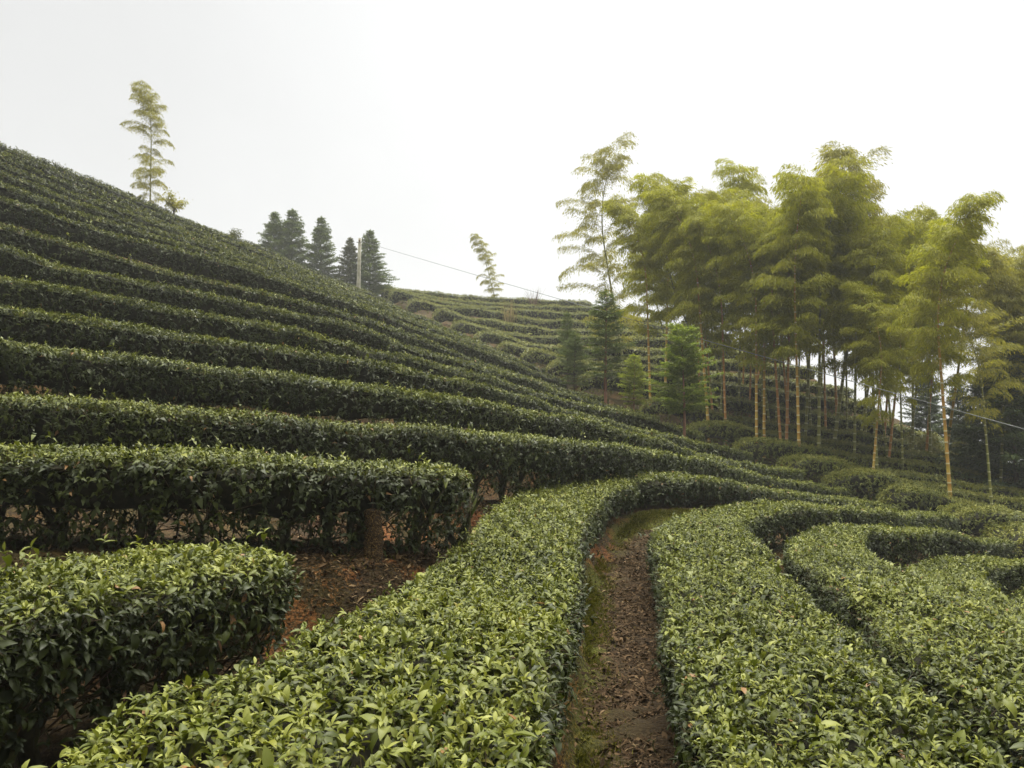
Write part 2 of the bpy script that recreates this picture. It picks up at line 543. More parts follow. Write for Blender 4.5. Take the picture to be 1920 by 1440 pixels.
for k, (d0, xe, ye, de, word) in enumerate(upper):
    pts = []
    for x in (0, 100, 200, 300, 400, 500, 600, 690):
        if x > xe - 60:
            continue
        d = float(lerp_d((0, xe), (d0, de), x))
        dl = float(lerp_d((0, 640, 1000), (17.3, 22.3, 28), x))
        zl = float(np.interp(x, l9x, [p[2] for p in L9]))
        dc = float(lerp_d((0, 690), (29.5, 53), x))
        zc = float(np.interp(x, [960 + F * p[0] / p[1] for p in CREST], [p[2] for p in CREST]))
        t = (d - dl) / (dc - dl)
        z = zl + (zc - zl) * t
        pts.append(np.array(((x - 960) / F * d, d, z)))
    pts.append(P(xe, ye, de))
    row('U%d' % k, ext(pts, 9), .95, .6, 'narrow upper-slope tea hedge, %s above the wide dark shadow band' % word, G_LEFT)
row('CREST', ext(CREST, 10), 1.0, .6, 'topmost tea hedge along the skyline of the left slope', G_LEFT)

hum = dict(W=1.25, h=.85, far=True)
row('R0', PX((1878, 1012, 17), (1905, 1002, 17.2), (1960, 1000, 17.6), (2050, 1015, 18)), 1.3, .85, 'rounded tea hedge at the picture edge above the right-hand hedge hooks', G_FAR, far=True)
far_rows = [
    ('R1', (1766, 2000), (18.5, 19.3), [(1768, 968), (1816, 957), (1874, 961), (1920, 977), (2000, 1000)], 'bushy tea hedge behind the brown brush, with red earth at its foot'),
    ('R2', (1647, 2000), (20.5, 20.8), [(1649, 930), (1682, 917), (1728, 921), (1790, 938), (1864, 953), (1920, 965), (2000, 985)], 'humped tea hedge in front of the amber bamboo with white rings'),
    ('R3', (1541, 2000), (21.6, 22.5), [(1543, 900), (1589, 887), (1634, 894), (1707, 907), (1790, 923), (1864, 936), (1920, 944), (2000, 960)], 'humped tea hedge with a thin amber bamboo just behind it'),
    ('R4', (1457, 2000), (22.6, 24.2), [(1459, 869), (1486, 861), (1532, 865), (1636, 878), (1728, 890), (1812, 907), (1920, 921), (2000, 938)], 'humped tea hedge at the foot of the leaning amber bamboo'),
    ('R5', (1373, 2000), (24, 26.2), [(1375, 839), (1398, 831), (1448, 834), (1511, 842), (1636, 861), (1728, 871), (1832, 886), (1920, 903), (2000, 918)], 'humped tea hedge at the feet of the paired amber bamboos'),
    ('R6', (1288, 2000), (25.6, 28.2), [(1290, 799), (1302, 792), (1344, 793), (1407, 807), (1490, 821), (1636, 838), (1728, 853), (1920, 890), (2000, 905)], 'humped tea hedge behind the red trunk of the bright fir'),
    ('R7', (1198, 1850), (27.6, 29.5), [(1200, 756), (1229, 750), (1281, 760), (1365, 785), (1490, 801), (1640, 821), (1780, 848), (1850, 872)], 'tea hedge between the lime fir and the bright green fir'),
    ('R8', (1081, 1770), (30.5, 31.5), [(1083, 711), (1104, 705), (1140, 711), (1300, 736), (1500, 770), (1700, 806), (1770, 832)], 'rounded tea hedge left of the tall red-trunked fir'),
    ('R9', (1021, 1640), (33, 33), [(1023, 688), (1042, 683), (1094, 690), (1300, 712), (1640, 762)], 'rounded tea hedge behind the dull twin firs'),
    ('R10', (973, 1600), (35, 34.5), [(975, 670), (990, 664), (1020, 667), (1100, 680), (1300, 695), (1600, 732)], 'lowest round-ended tea hedge left of the dull twin firs'),
    ('R11', (927, 1540), (38, 37), [(929, 652), (948, 646), (994, 657), (1060, 668), (1300, 675), (1540, 692)], 'round-ended tea hedge second up from the dull twin firs'),
    ('R12', (884, 1480), (41, 39), [(886, 635), (907, 628), (948, 633), (1015, 650), (1250, 655), (1480, 667)], 'round-ended tea hedge third up from the dull twin firs'),
    ('R13', (842, 1420), (44, 42), [(844, 612), (865, 606), (900, 614), (952, 624), (1015, 632), (1250, 638), (1420, 647)], 'round-ended tea hedge halfway up the distant gully side'),
    ('R14', (809, 1360), (47, 45), [(811, 591), (832, 584), (869, 595), (932, 603), (1040, 619), (1200, 622), (1360, 627)], 'dome-ended tea hedge below the tall straw grass'),
    ('R15', (761, 1300), (51, 48), [(763, 574), (782, 567), (827, 574), (911, 583), (994, 599), (1100, 605), (1300, 612)], 'dome-ended tea hedge third down from the distant hill crest'),
    ('R16', (727, 1240), (54, 51), [(729, 556), (744, 551), (796, 560), (890, 573), (1040, 587), (1120, 590), (1240, 600)], 'tea hedge second down from the distant hill crest'),
    ('R17', (709, 1180), (57, 55), [(711, 547), (760, 549), (850, 563), (1000, 574), (1100, 578), (1180, 584)], 'tea hedge next below the distant hill crest'),
    ('R18', (690, 1110), (60, 60), [(690, 542), (760, 543), (830, 553), (900, 559), (1000, 564), (1110, 568)], 'crest tea hedge of the distant hill, under the lone nodding bamboo'),
]
for key, dx, dd, xy, lab in far_rows:
    row(key, traced(dx, dd, *xy), 1.3 if dd[0] < 30 else 1.5, .8, lab, G_FAR, far=True)

PATH = XH((.28, .2, 1.68), (.36, 1.6, 1.68), (.50, 2.8, 1.69), (.64, 3.9, 1.68), (.86, 5.3, 1.63), (1.08, 6.9, 1.56), (1.32, 8.3, 1.46), (1.62, 9.7, 1.28), (2.0, 10.6, 1.18))

# ------------------------------------------------------------------ the ground
ctrl = []


def ctrl_line(p, z_off=0.0):
    q = p.copy()
    q[:, 2] += z_off
    ctrl.append(q)


def side_dir(p):
    t = np.gradient(p, axis=0)
    t[:, 2] = 0
    t = nrm(t)
    return np.stack((t[:, 1], -t[:, 0], np.zeros(len(t))), 1), t


for r in ROWS:
    p = spline(r['ctrl'], 0.12)
    r['pts'] = p
    step = 3 if p[:, 1].mean() < 13 else 7
    q = p[::step]
    s, _ = side_dir(q)
    for k in (-0.3, 0.3):
        ctrl_line(q + s * (k * r['W']), -r['h'])
path = spline(PATH, 0.12)
for k in (-0.29, -0.12, 0.07):
    s, _ = side_dir(path)
    ctrl_line(path[::2] + s[::2] * k)
# behind the skyline of the left slope, behind the far hill and the ridge at the right the ground falls away
cr = spline(ext(CREST, 10), 1.0)
s, _ = side_dir(cr)
for off, dz in ((-4, -1.2), (-10, -4), (-22, -10)):
    ctrl_line(cr + s * off, dz - .6)
rid = spline([r['pts'][-1] for r in ROWS if r['key'] in ('R7', 'R8', 'R9', 'R10', 'R11', 'R12', 'R13', 'R14', 'R15', 'R16', 'R17', 'R18')], 1.0)
for (ox, oy), dz in (((3, 3), -1.2), ((8, 8), -4.5), ((18, 18), -11)):
    ctrl_line(rid + np.array((ox, oy, 0)), dz - .6)
r18 = [r for r in ROWS if r['key'] == 'R18'][0]['pts'][::8]
for oy, dz in ((4, -1.0), (11, -4), (24, -10)):
    ctrl_line(r18 + np.array((0, oy, 0)), dz - .6)
CT = np.vstack(ctrl)


def ground_z(xy):
    xy = np.asarray(xy, float)
    out = np.empty(len(xy))
    for i in range(0, len(xy), 4000):
        b = xy[i:i + 4000]
        d2 = (b[:, 0:1] - CT[None, :, 0]) ** 2 + (b[:, 1:2] - CT[None, :, 1]) ** 2
        w = 1.0 / (d2 + 0.004) ** 2.2
        z = (w * CT[None, :, 2]).sum(1) / w.sum(1)
        m = np.sqrt(d2.min(1))
        fall = np.clip((m - 6) / 70, 0, 1)
        out[i:i + 4000] = z * (1 - fall) + (-16) * fall
    return out


ang = np.concatenate((np.linspace(-180, -60, 30, endpoint=False), np.linspace(-60, -38, 40, endpoint=False), np.linspace(-38, 38, 300, endpoint=False),
                      np.linspace(38, 60, 40, endpoint=False), np.linspace(60, 180, 30, endpoint=False)))
rad = np.concatenate(([0.0], np.geomspace(0.5, 30, 330), np.linspace(30.5, 70, 60), np.geomspace(72, 170, 22)))
aa, rr = np.meshgrid(np.radians(ang), rad)
gx, gy = (rr * np.sin(aa)).ravel(), (rr * np.cos(aa)).ravel()
gz = ground_z(np.stack((gx, gy), 1))
na = len(ang)
i = np.arange(len(rad) - 1)[:, None] * na
j = np.arange(na)[None]
k = (j + 1) % na
gq = np.stack((i + j, i + k, i + na + k, i + na + j), -1).reshape(-1, 4)
gmb = MB()
gz = gz + 0.016 * (noise1(gx * 1.3 + gy * 0.7, 0.10, 5) + noise1(gx * 0.8 - gy * 1.2, 0.085, 8)) * (rr.ravel() < 20) + 0.02 * noise1(gx - gy * 1.1, 0.3, 6) * (rr.ravel() < 30)
rowA_ = [r for r in ROWS if r['key'] == 'A'][0]['pts']
sA, _ = side_dir(rowA_)
bankl = (rowA_ + sA * 0.66)[(rowA_[:, 1] > 1) & (rowA_[:, 1] < 12.5)]
gxy = np.stack((gx, gy), 1)


def near_line(xy, line, r0, r1):
    d = np.sqrt(((xy[:, None, :] - line[None, ::2, :2]) ** 2).sum(-1).min(1))
    return 1 - np.clip((d - r0) / (r1 - r0), 0, 1)


a_moss = np.full(len(gxy), 0.14)
a_bare = np.full(len(gxy), 0.10)
nearm = rr.ravel() < 24
q = gxy[nearm]
pathn = near_line(q, path, 0.20, 0.38)
a_moss[nearm] = np.maximum(0.14, near_line(q, bankl, 0.12, 0.32)) * (1 - pathn * .9)
gap = ((q[:, 0] > -1.5) & (q[:, 0] < -0.1) & (q[:, 1] > 4.2) & (q[:, 1] < 10)).astype(float)
a_bare[nearm] = (0.12 + 0.30 * gap + 0.60 * near_line(q, bankl, 0.1, 0.45)) * (1 - pathn)
gmb.add(np.stack((gx, gy, gz), 1), gq, mossy=a_moss, bare=a_bare)

gm, nt, out = new_mat('hillside_soil')
tcn = nt.nodes.new('ShaderNodeTexCoord')
geo = nt.nodes.new('ShaderNodeNewGeometry')
n1 = nd(nt, 'ShaderNodeTexNoise'); n1.inputs['Scale'].default_value = 2.3; n1.inputs['Detail'].default_value = 8
n2 = nd(nt, 'ShaderNodeTexNoise'); n2.inputs['Scale'].default_value = 1.25; n2.inputs['Detail'].default_value = 7
n3 = nd(nt, 'ShaderNodeTexNoise'); n3.inputs['Scale'].default_value = 45; n3.inputs['Detail'].default_value = 8; n3.inputs['Roughness'].default_value = 0.7
n4 = nd(nt, 'ShaderNodeTexVoronoi'); n4.inputs['Scale'].default_value = 38
mp2 = nt.nodes.new('ShaderNodeMapping'); mp2.inputs['Location'].default_value = (7.3, 2.1, 4.4)
nt.links.new(tcn.outputs['Object'], mp2.inputs[0])
for n in (n1, n3, n4):
    nt.links.new(tcn.outputs['Object'], n.inputs['Vector'])
nt.links.new(mp2.outputs[0], n2.inputs['Vector'])
earth = ramp(nt, n3.outputs[0], [(0.3, (0.17, 0.055, 0.024)), (0.7, (0.40, 0.15, 0.06))])
litter_c = ramp(nt, n3.outputs[0], [(0.3, (0.032, 0.021, 0.015)), (0.55, (0.055, 0.034, 0.019)), (0.78, (0.13, 0.085, 0.048))])
moss_c = ramp(nt, n3.outputs[0], [(0.3, (0.04, 0.045, 0.010)), (0.7, (0.15, 0.15, 0.024))])
sepn = nt.nodes.new('ShaderNodeSeparateXYZ')
nt.links.new(geo.outputs['True Normal'], sepn.inputs[0])
steep = maprange(nt, sepn.outputs[2], 0.93, 0.72, 0.0, 1.0)
bare = math_n(nt, 'MULTIPLY', maprange(nt, math_n(nt, 'ADD', math_n(nt, 'MULTIPLY', n1.outputs[0], 0.6), math_n(nt, 'MULTIPLY', n3.outputs[0], 0.4)), 0.48, 0.56, 0.0, 1.0), math_n(nt, 'ADD', attr(nt, 'bare'), math_n(nt, 'MULTIPLY', steep, attr(nt, 'bare'))), clamp=True)
mossy = math_n(nt, 'MULTIPLY', maprange(nt, math_n(nt, 'ADD', math_n(nt, 'MULTIPLY', n2.outputs[0], 0.55), math_n(nt, 'MULTIPLY', n3.outputs[0], 0.45)), 0.43, 0.51, 0.0, 1.0), math_n(nt, 'MULTIPLY', attr(nt, 'mossy'), 1.2), clamp=True)
gc = mix(nt, bare, litter_c, earth)
gc = mix(nt, mossy, gc, moss_c)
gb = nd(nt, 'ShaderNodeBsdfPrincipled')
gb.inputs['Roughness'].default_value = 0.92
gb.inputs['Specular IOR Level'].default_value = 0.2
nt.links.new(gc, gb.inputs['Base Color'])
bp = nd(nt, 'ShaderNodeBump')
bp.inputs['Strength'].default_value = 0.9
bp.inputs['Distance'].default_value = 0.03
nt.links.new(math_n(nt, 'ADD', n3.outputs[0], math_n(nt, 'MULTIPLY', n4.outputs['Distance'], 0.5)), bp.inputs['Height'])
nt.links.new(bp.outputs[0], gb.inputs['Normal'])
nt.links.new(gb.outputs[0], out.inputs[0])
g = gmb.obj('ground', gm)
g['kind'] = 'structure'

# ------------------------------------------------------------------ tea hedges
def section(W, h, slant, skirt, rs, taper):
    """outline of a clipped hedge seen end on: (side, down) from the left skirt over the flat top to the right skirt"""
    hw = W / 2
    rs = min(rs, h * 0.3)
    pts = []
    for f in np.linspace(skirt, rs / h, 10):
        pts.append((-hw * (1 - taper * max(0, f - 0.25) ** 1.2), -f * h))
    for a in np.linspace(0, PI / 2, 7)[1:]:
        pts.append((-hw + rs * (1 - math.cos(a)), -rs + rs * math.sin(a)))
    left = np.array(pts)
    right = left[::-1] * np.array((-1, 1))
    mid = np.stack((np.linspace(left[-1, 0], right[0, 0], 8)[1:-1], np.zeros(6)), 1)
    o = np.vstack((left, mid, right))
    o[:, 1] += 0.02 * (1 - (o[:, 0] / hw) ** 2)
    o[:, 1] -= slant * o[:, 0] / hw
    return o


def frames(p):
    s, t = side_dir(p)
    return s, t


def hedge_shape(r, sq, oq):
    """point, outward normal on a hedge: sq = distance along the row, oq = index along the section outline"""
    p, W, h = r['pts'], r['W'], r['h']
    S = r['S']
    tot = S[-1]
    c = np.stack([np.interp(sq, S, p[:, k]) for k in range(3)], 1)
    sd_ = np.stack([np.interp(sq, S, r['side'][:, k]) for k in range(3)], 1)
    sd_ = nrm(sd_)
    td = np.stack((-sd_[:, 1], sd_[:, 0], np.zeros(len(sq))), 1)
    o = r['out']
    lat = np.interp(oq, np.arange(len(o)), o[:, 0])
    dn = np.interp(oq, np.arange(len(o)), o[:, 1])
    g_ = np.gradient(o, axis=0)
    nl = np.interp(oq, np.arange(len(o)), -g_[:, 1])
    nz = np.interp(oq, np.arange(len(o)), g_[:, 0])
    m = np.sqrt(nl ** 2 + nz ** 2) + 1e-9
    nl, nz = nl / m, nz / m
    rc = W * 0.55
    e = np.minimum(sq, tot - sq)
    c_end = np.sqrt(np.clip(1 - (1 - np.clip(e / rc, 0, 1)) ** 2, 0.0, 1))
    sgn = np.where(sq < tot / 2, -1.0, 1.0)
    am = r.get('rough', 1.0)
    wob = 1 + 0.04 * noise1(sq, 2.7, r['seed'] + 5) + 0.06 * am * noise1(sq, 0.9, r['seed']) + 0.05 * am * noise1(sq + 3 * np.sign(lat), 0.35, r['seed'] + 1)
    top = 0.045 * noise1(sq, 2.6, r['seed'] + 6) + 0.022 * am * noise1(sq, 0.8, r['seed'] + 2) + 0.02 * am * noise1(sq + lat * 3, 0.3, r['seed'] + 3)
    if r.get('wprof'):
        wob = wob * np.interp(c[:, 1], *r['wprof'])
    hump = np.exp(-((sq - 1.1) / 0.9) ** 2) * r.get('dome', 0)
    top = top + 0.10 * hump
    wob = wob + 0.22 * hump
    pos = c + sd_ * (lat * c_end * wob)[:, None]
    pos[:, 2] += dn - (1 - c_end) * 0.10 * h - (1 - c_end) ** 2 * 0.3 * h * (r.get('dome', 0) + 0.1) + top
    n = sd_ * (nl * c_end)[:, None] + td * (sgn * np.sqrt(1 - c_end ** 2) * np.maximum(np.abs(nl), 0.25))[:, None]
    n[:, 2] += nz
    return pos, nrm(n), np.clip(-dn / h, 0, 1)


LODS = [(0.0, 5.2, 0, 6400, 0.0435), (5.2, 10.5, 1, 5600, 0.0435), (10.5, 18.0, 2, 3400, 0.050), (18.0, 30.0, 2, 1900, 0.062), (30.0, 999.0, 2, 900, 0.086)]
KL = 5           # leaves to a shoot


def build_hedge(r, idx):
    p = r['pts']
    r['seed'] = 50 + idx * 7
    r['S'] = np.concatenate(([0], np.cumsum(np.linalg.norm(np.diff(p, axis=0), axis=1))))
    r['side'], _ = side_dir(p)
    r['rough'] = 3.0 if r.get('far') else 1.25
    r['dome'] = 1.0 if r.get('far') else 0.0
    r['out'] = section(r['W'], r['h'], r.get('slant', 0.0), r.get('skirt', 0.95), 0.17 if r.get('far') else 0.10, r.get('taper', 0.3))
    o = r['out']
    seg = np.linalg.norm(np.diff(o, axis=0), axis=1)
    per = seg.sum()
    # leaves grow thickest on the clipped table, thin out down the skirt
    fm = -0.5 * (o[1:, 1] + o[:-1, 1]) / r['h']
    wgt = seg * np.clip(1.0 - 1.45 * np.clip(fm - 0.30, 0, 1), 0.5 if r.get('far') else r.get('leafy', 0.16), 1.0)
    cum = np.concatenate(([0], np.cumsum(wgt)))
    cen = p[len(p) // 2]
    root = empty('tea_hedge', (0, 0, 0), r['label'], 'tea hedge', r['group'])
    fol = MB()
    tot = r['S'][-1]
    dist = np.linalg.norm(p - np.array((0, 0, EYE)), axis=1)
    for (d0, d1, lod, dens, L0) in LODS:
        ds = np.diff(r['S'])
        dm = 0.5 * (dist[1:] + dist[:-1])
        sel = (dm >= d0) & (dm < d1)
        if not sel.any():
            continue
        lens = np.where(sel, ds, 0)
        n = int(lens.sum() * cum[-1] * dens / KL)
        cs = np.concatenate(([0], np.cumsum(lens)))
        u = RNG.uniform(0, cs[-1], n)
        sq = np.interp(u, cs + np.arange(len(cs)) * 1e-9, r['S'])
        oq = np.interp(RNG.uniform(0, cum[-1], n), cum, np.arange(len(o)))
        pos, nr, dn = hedge_shape(r, sq, oq)
        keep = np.ones(n, bool)
        if d0 >= 9.5:      # thin the side turned away from the eye on distant rows
            away = np.sum(nr * nrm(np.array((0, 0, EYE)) - pos), 1)
            keep = (away > -0.25) | (RNG.random(n) < 0.35)
        tuft_ = noise1(pos[:, 0] * 1.7 + pos[:, 2] * 0.9, 0.13, 901) + noise1(pos[:, 1] * 1.7 - pos[:, 2] * 0.8, 0.13, 902)
        keep &= RNG.random(n) < np.clip(0.90 + 0.28 * tuft_, 0.3, 1)
        pos, nr, dn, sq = pos[keep], nr[keep], dn[keep], sq[keep]
        n = len(pos)
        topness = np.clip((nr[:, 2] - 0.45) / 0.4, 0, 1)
        up = np.zeros((n, 3)); up[:, 2] = 1
        ax = nrm(nr * 0.75 + up * 0.7 + RNG.normal(0, 0.32, (n, 3)))
        depth = RNG.normal(0, 0.014, n) - 0.012 - RNG.exponential(0.032, n) * (1 - 0.75 * topness)
        pos[:, 2] -= (dn > 0.45) * (1 - topness) * (RNG.random(n) < 0.3) * RNG.uniform(0, 0.13, n) * (d0 < 9)
        spr = RNG.random(n) < 0.04
        depth[spr] += RNG.exponential(0.035, spr.sum()).clip(0, .13)
        pos = pos + nr * depth[:, None]
        vig = RNG.lognormal(0, 0.22, n)                      # vigour of the shoot
        shade_t = RNG.beta(2, 2.2, n)
        far_ = bool(r.get('far'))
        flush_ = (RNG.random(n) < 0.45) * RNG.uniform(0.15, 0.9, n) * topness
        a0 = RNG.uniform(0, 2 * PI, n)
        # every shoot: old leaves spread below, the youngest stand upright at the tip
        kk_ = np.tile(np.arange(KL), n)
        R_ = lambda x: np.repeat(x, KL, axis=0)
        m = n * KL
        age = 1 - kk_ / (KL - 1.0)
        pick = RNG.random(m) < np.where(kk_ >= 3, 0.72, 0.96)
        ax, nr_, tp_, dn_ = R_(ax), R_(nr), R_(topness), R_(dn)
        az = R_(a0) + kk_ * 2.4 + RNG.normal(0, .35, m)
        e1 = nrm(np.cross(ax, np.array((0.31, 0.87, 0.38))))
        e2 = np.cross(ax, e1)
        el = np.radians(8 + 62 * (1 - age) + RNG.normal(0, 16, m))
        f = (e1 * np.cos(az)[:, None] + e2 * np.sin(az)[:, None]) * np.cos(el)[:, None] + ax * np.sin(el)[:, None]
        droop = (1 - tp_) * RNG.uniform(0, 0.95, m) * (0.4 + 0.6 * age)
        f[:, 2] -= droop
        f += nr_ * (0.35 * (1 - tp_))[:, None]
        nn = nr_ * 0.4 + ax * 0.3 + RNG.normal(0, 0.20, (m, 3))
        nn[:, 2] += 0.8
        L = L0 * R_(vig) * (0.52 + 0.74 * age) * RNG.lognormal(0, 0.17, m)
        w = L * RNG.uniform(0.34, 0.48, m)
        bend = RNG.uniform(0.4, 1.9, m) * (0.45 + 0.6 * age)
        base = R_(pos) + ax * ((1 - age) * 0.028 * (L0 / 0.046) - 0.012)[:, None] - nrm(f) * (L * 0.12)[:, None]
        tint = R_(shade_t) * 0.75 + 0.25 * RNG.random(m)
        tint = tint * ((0.74 if far_ else 0.54) + (0.20 if far_ else 0.38) * tp_) + 0.06 * tp_ + 0.09 * noise1(R_(sq), 0.9, r['seed'] + 9) - 0.06 * np.clip(dn_ - 0.2, 0, 1)  # sides darker, tops lighter: leaf age plus face shade put into the tint
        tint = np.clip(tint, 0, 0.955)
        young = np.clip(R_(flush_) * (1 - age) ** 0.8 * 1.15 + 0.12 * tp_ * (RNG.random(m) < .3), 0, 1)
        red = RNG.random(m) < 0.004
        tint[red] = 1.0
        young[red] = 0
        pos, nn, sel_ = base, nn, pick
        pos, f, nn, L, w, bend, tint, young = pos[sel_], f[sel_], nn[sel_], L[sel_], w[sel_], bend[sel_], tint[sel_], young[sel_]
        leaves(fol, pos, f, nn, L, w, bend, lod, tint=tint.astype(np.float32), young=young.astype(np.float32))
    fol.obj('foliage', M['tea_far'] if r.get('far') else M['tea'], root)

    # shell for inner twigs that blocks the view, crown's shade put in its colour
    core = MB()
    st = 3 if dist.min() < 12 else 6
    ss = np.clip(r['S'][::st], 0.06, tot - 0.06)
    m = len(ss)
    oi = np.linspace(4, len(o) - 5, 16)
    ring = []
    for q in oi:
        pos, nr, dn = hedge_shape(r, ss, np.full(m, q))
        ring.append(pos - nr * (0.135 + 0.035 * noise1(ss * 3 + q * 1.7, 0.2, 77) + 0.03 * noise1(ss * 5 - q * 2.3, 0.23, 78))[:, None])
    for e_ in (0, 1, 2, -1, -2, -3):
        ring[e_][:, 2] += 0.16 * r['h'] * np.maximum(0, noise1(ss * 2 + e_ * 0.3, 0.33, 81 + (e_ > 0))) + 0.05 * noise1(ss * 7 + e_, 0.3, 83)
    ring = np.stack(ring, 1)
    kk = ring.shape[1]
    ii = np.arange(m - 1)[:, None] * kk
    jj = np.arange(kk)[None]
    k2 = (jj + 1) % kk
    core.add(ring.reshape(-1, 3), np.stack((ii + jj, ii + k2, ii + kk + k2, ii + kk + jj), -1).reshape(-1, 4))
    ends = [np.arange(kk)[None, ::-1], (np.arange(kk) + (m - 1) * kk)[None]]
    for e in ends:
        core.q.append(e)
    core.obj('shaded_twig_core', M['shaded_core'], root)

    # bare branches from the stool out into the foliage
    br = MB()
    nb = 26
    for (d0, d1, per_m) in ((0, 7, 60), (7, 14, 36), (14, 26, 16), (26, 70, 6)):
        if dist.min() > 15:
            break
        dm = dist
        sel = np.where((dm >= d0) & (dm < d1))[0]
        if len(sel) < 3:
            continue
        n = int(len(sel) * 0.12 * per_m)
        sq = r['S'][RNG.choice(sel, n)] + RNG.uniform(-0.06, 0.06, n)
        sq = np.clip(sq, 0.1, tot - 0.1)
        c = np.stack([np.interp(sq, r['S'], p[:, k]) for k in range(3)], 1)
        c[:, 2] -= r['h'] * RNG.uniform(0.5, 0.98, n)
        s_ = nrm(np.stack([np.interp(sq, r['S'], r['side'][:, k]) for k in range(3)], 1))
        c += s_ * RNG.uniform(-0.22, 0.22, n)[:, None]
        tip, nr, dn = hedge_shape(r, np.clip(sq + RNG.uniform(-0.35, 0.35, n), 0.05, tot - 0.05), np.where(RNG.random(n) < 0.5, RNG.uniform(2, 12, n), len(o) - 1 - RNG.uniform(2, 12, n)))
        tip = tip + nr * RNG.uniform(-0.06, 0.02, n)[:, None]
        midp = 0.5 * (c + tip) + RNG.normal(0, 0.05, (n, 3))
        midp[:, 2] -= 0.03
        twigs(br, c, midp, tip, RNG.uniform(0.003, 0.0075, n))
    dmm = 0.5 * (dist[1:] + dist[:-1])
    lens = np.where(dmm < 9, np.diff(r['S']), 0)
    if lens.sum() > 0.3:
        n = int(lens.sum() * r['W'] * 420)
        cs = np.concatenate(([0], np.cumsum(lens)))
        sq = np.interp(RNG.uniform(0, cs[-1], n), cs + np.arange(len(cs)) * 1e-9, r['S'])
        pos, nr, dn = hedge_shape(r, sq, RNG.uniform(8, len(o) - 9, n))
        dv = nrm(RNG.normal(0, .5, (n, 3)) + nr * 1.0) * RNG.uniform(.03, .075, n)[:, None]
        p0 = pos - nr * 0.045
        twigs(br, p0, p0 + dv * .5 + RNG.normal(0, .004, (n, 3)), p0 + dv, RNG.uniform(.0010, .0018, n))
    if br.n:
        br.obj('branchwork', M['twig'], root)
    if r.get('trunks'):
        s0 = 0.25
        while s0 < tot - 0.15:
            c = np.array([np.interp(s0, r['S'], p[:, k]) for k in range(3)])
            dd = np.linalg.norm(c - np.array((0, 0, EYE)))
            if dd > 13.5:
                break
            sdv = np.array([np.interp(s0, r['S'], r['side'][:, k]) for k in range(3)])
            off = random.uniform(-0.16, 0.16)
            b = c + sdv * off
            b[2] = ground_z(b[None, :2])[0] - 0.02
            t = bpy.data.objects.new('trunk', random.choice(TRUNKS))
            COL.objects.link(t)
            t.parent = root
            t.location = b
            hh = c[2] - b[2]
            t.scale = (0.85, 0.85, hh * random.uniform(0.85, 0.97))
            t.rotation_euler = (0, 0, random.uniform(0, 6.28))
            s0 += random.uniform(0.20, 0.36)
    return root


def trunk_mesh(seed):
    rg = random.Random(seed)
    mb = MB()
    for k in range(rg.choice((1, 2, 2, 3))):
        bx, by = rg.uniform(-.07, .07), rg.uniform(-.07, .07)
        r0 = rg.uniform(.022, .042)
        pts = [(bx, by, -0.03)]
        x, y = bx, by
        for z in (.12, .25, .38):
            x += rg.uniform(-.035, .035); y += rg.uniform(-.035, .035)
            pts.append((x, y, z))
        tube(mb, pts, [r0 * 1.35, r0, r0 * .9, r0 * .8], 7)
        for b in range(rg.choice((2, 3, 3))):
            a = rg.uniform(0, 6.28)
            R = rg.uniform(.15, .38)
            q = [(x, y, .33)]
            for t in (.3, .6, 1.0):
                q.append((x + math.cos(a) * R * t + rg.uniform(-.03, .03), y + math.sin(a) * R * t + rg.uniform(-.03, .03), .33 + (.62 * t) * rg.uniform(.85, 1.05)))
            tube(mb, q, [r0 * .75, r0 * .6, r0 * .45, r0 * .25], 6)
    return mb.mesh('trunk', M['trunk'])


TRUNKS = [trunk_mesh(s) for s in range(7)]
for idx, r in enumerate(ROWS):
    build_hedge(r, idx)

# speckled stump under the end of the stemmy hedge
b = P(697, 1050, 5.5)
b[2] = ground_z(b[None, :2])[0]
mb = MB()
zz = np.linspace(-0.04, 0.34, 16)
tube(mb, [(0.012 * math.sin(z * 9), 0.01 * math.cos(z * 7), z) for z in zz], [0.072 + 0.02 * (i == 0) - 0.02 * (z / 0.40) + 0.006 * math.sin(i * 2.3) for i, z in enumerate(zz)], 14)
mb.add([(0.0, 0, 0.352)] + [(0.05 * math.cos(a), 0.05 * math.sin(a), 0.337) for a in np.arange(10) * 2 * PI / 10], [(0, 1 + i, 1 + (i + 1) % 10) for i in range(10)])
st = mb.obj('tree_stump', M['stump'])
st.location = b
tag(st, 'thick brown stump speckled with yellow at the end of the stemmy hedge', 'stump')

# ------------------------------------------------------------------ dead leaves and moss on the ground
def scatter_xy(poly, n, half, lo=0.0, hi=1.0):
    i = RNG.uniform(lo * (len(poly) - 1), hi * (len(poly) - 1), n)
    c = np.stack([np.interp(i, np.arange(len(poly)), poly[:, k]) for k in range(2)], 1)
    s, _ = side_dir(poly)
    sv = np.stack([np.interp(i, np.arange(len(poly)), s[:, k]) for k in range(2)], 1)
    return c, sv


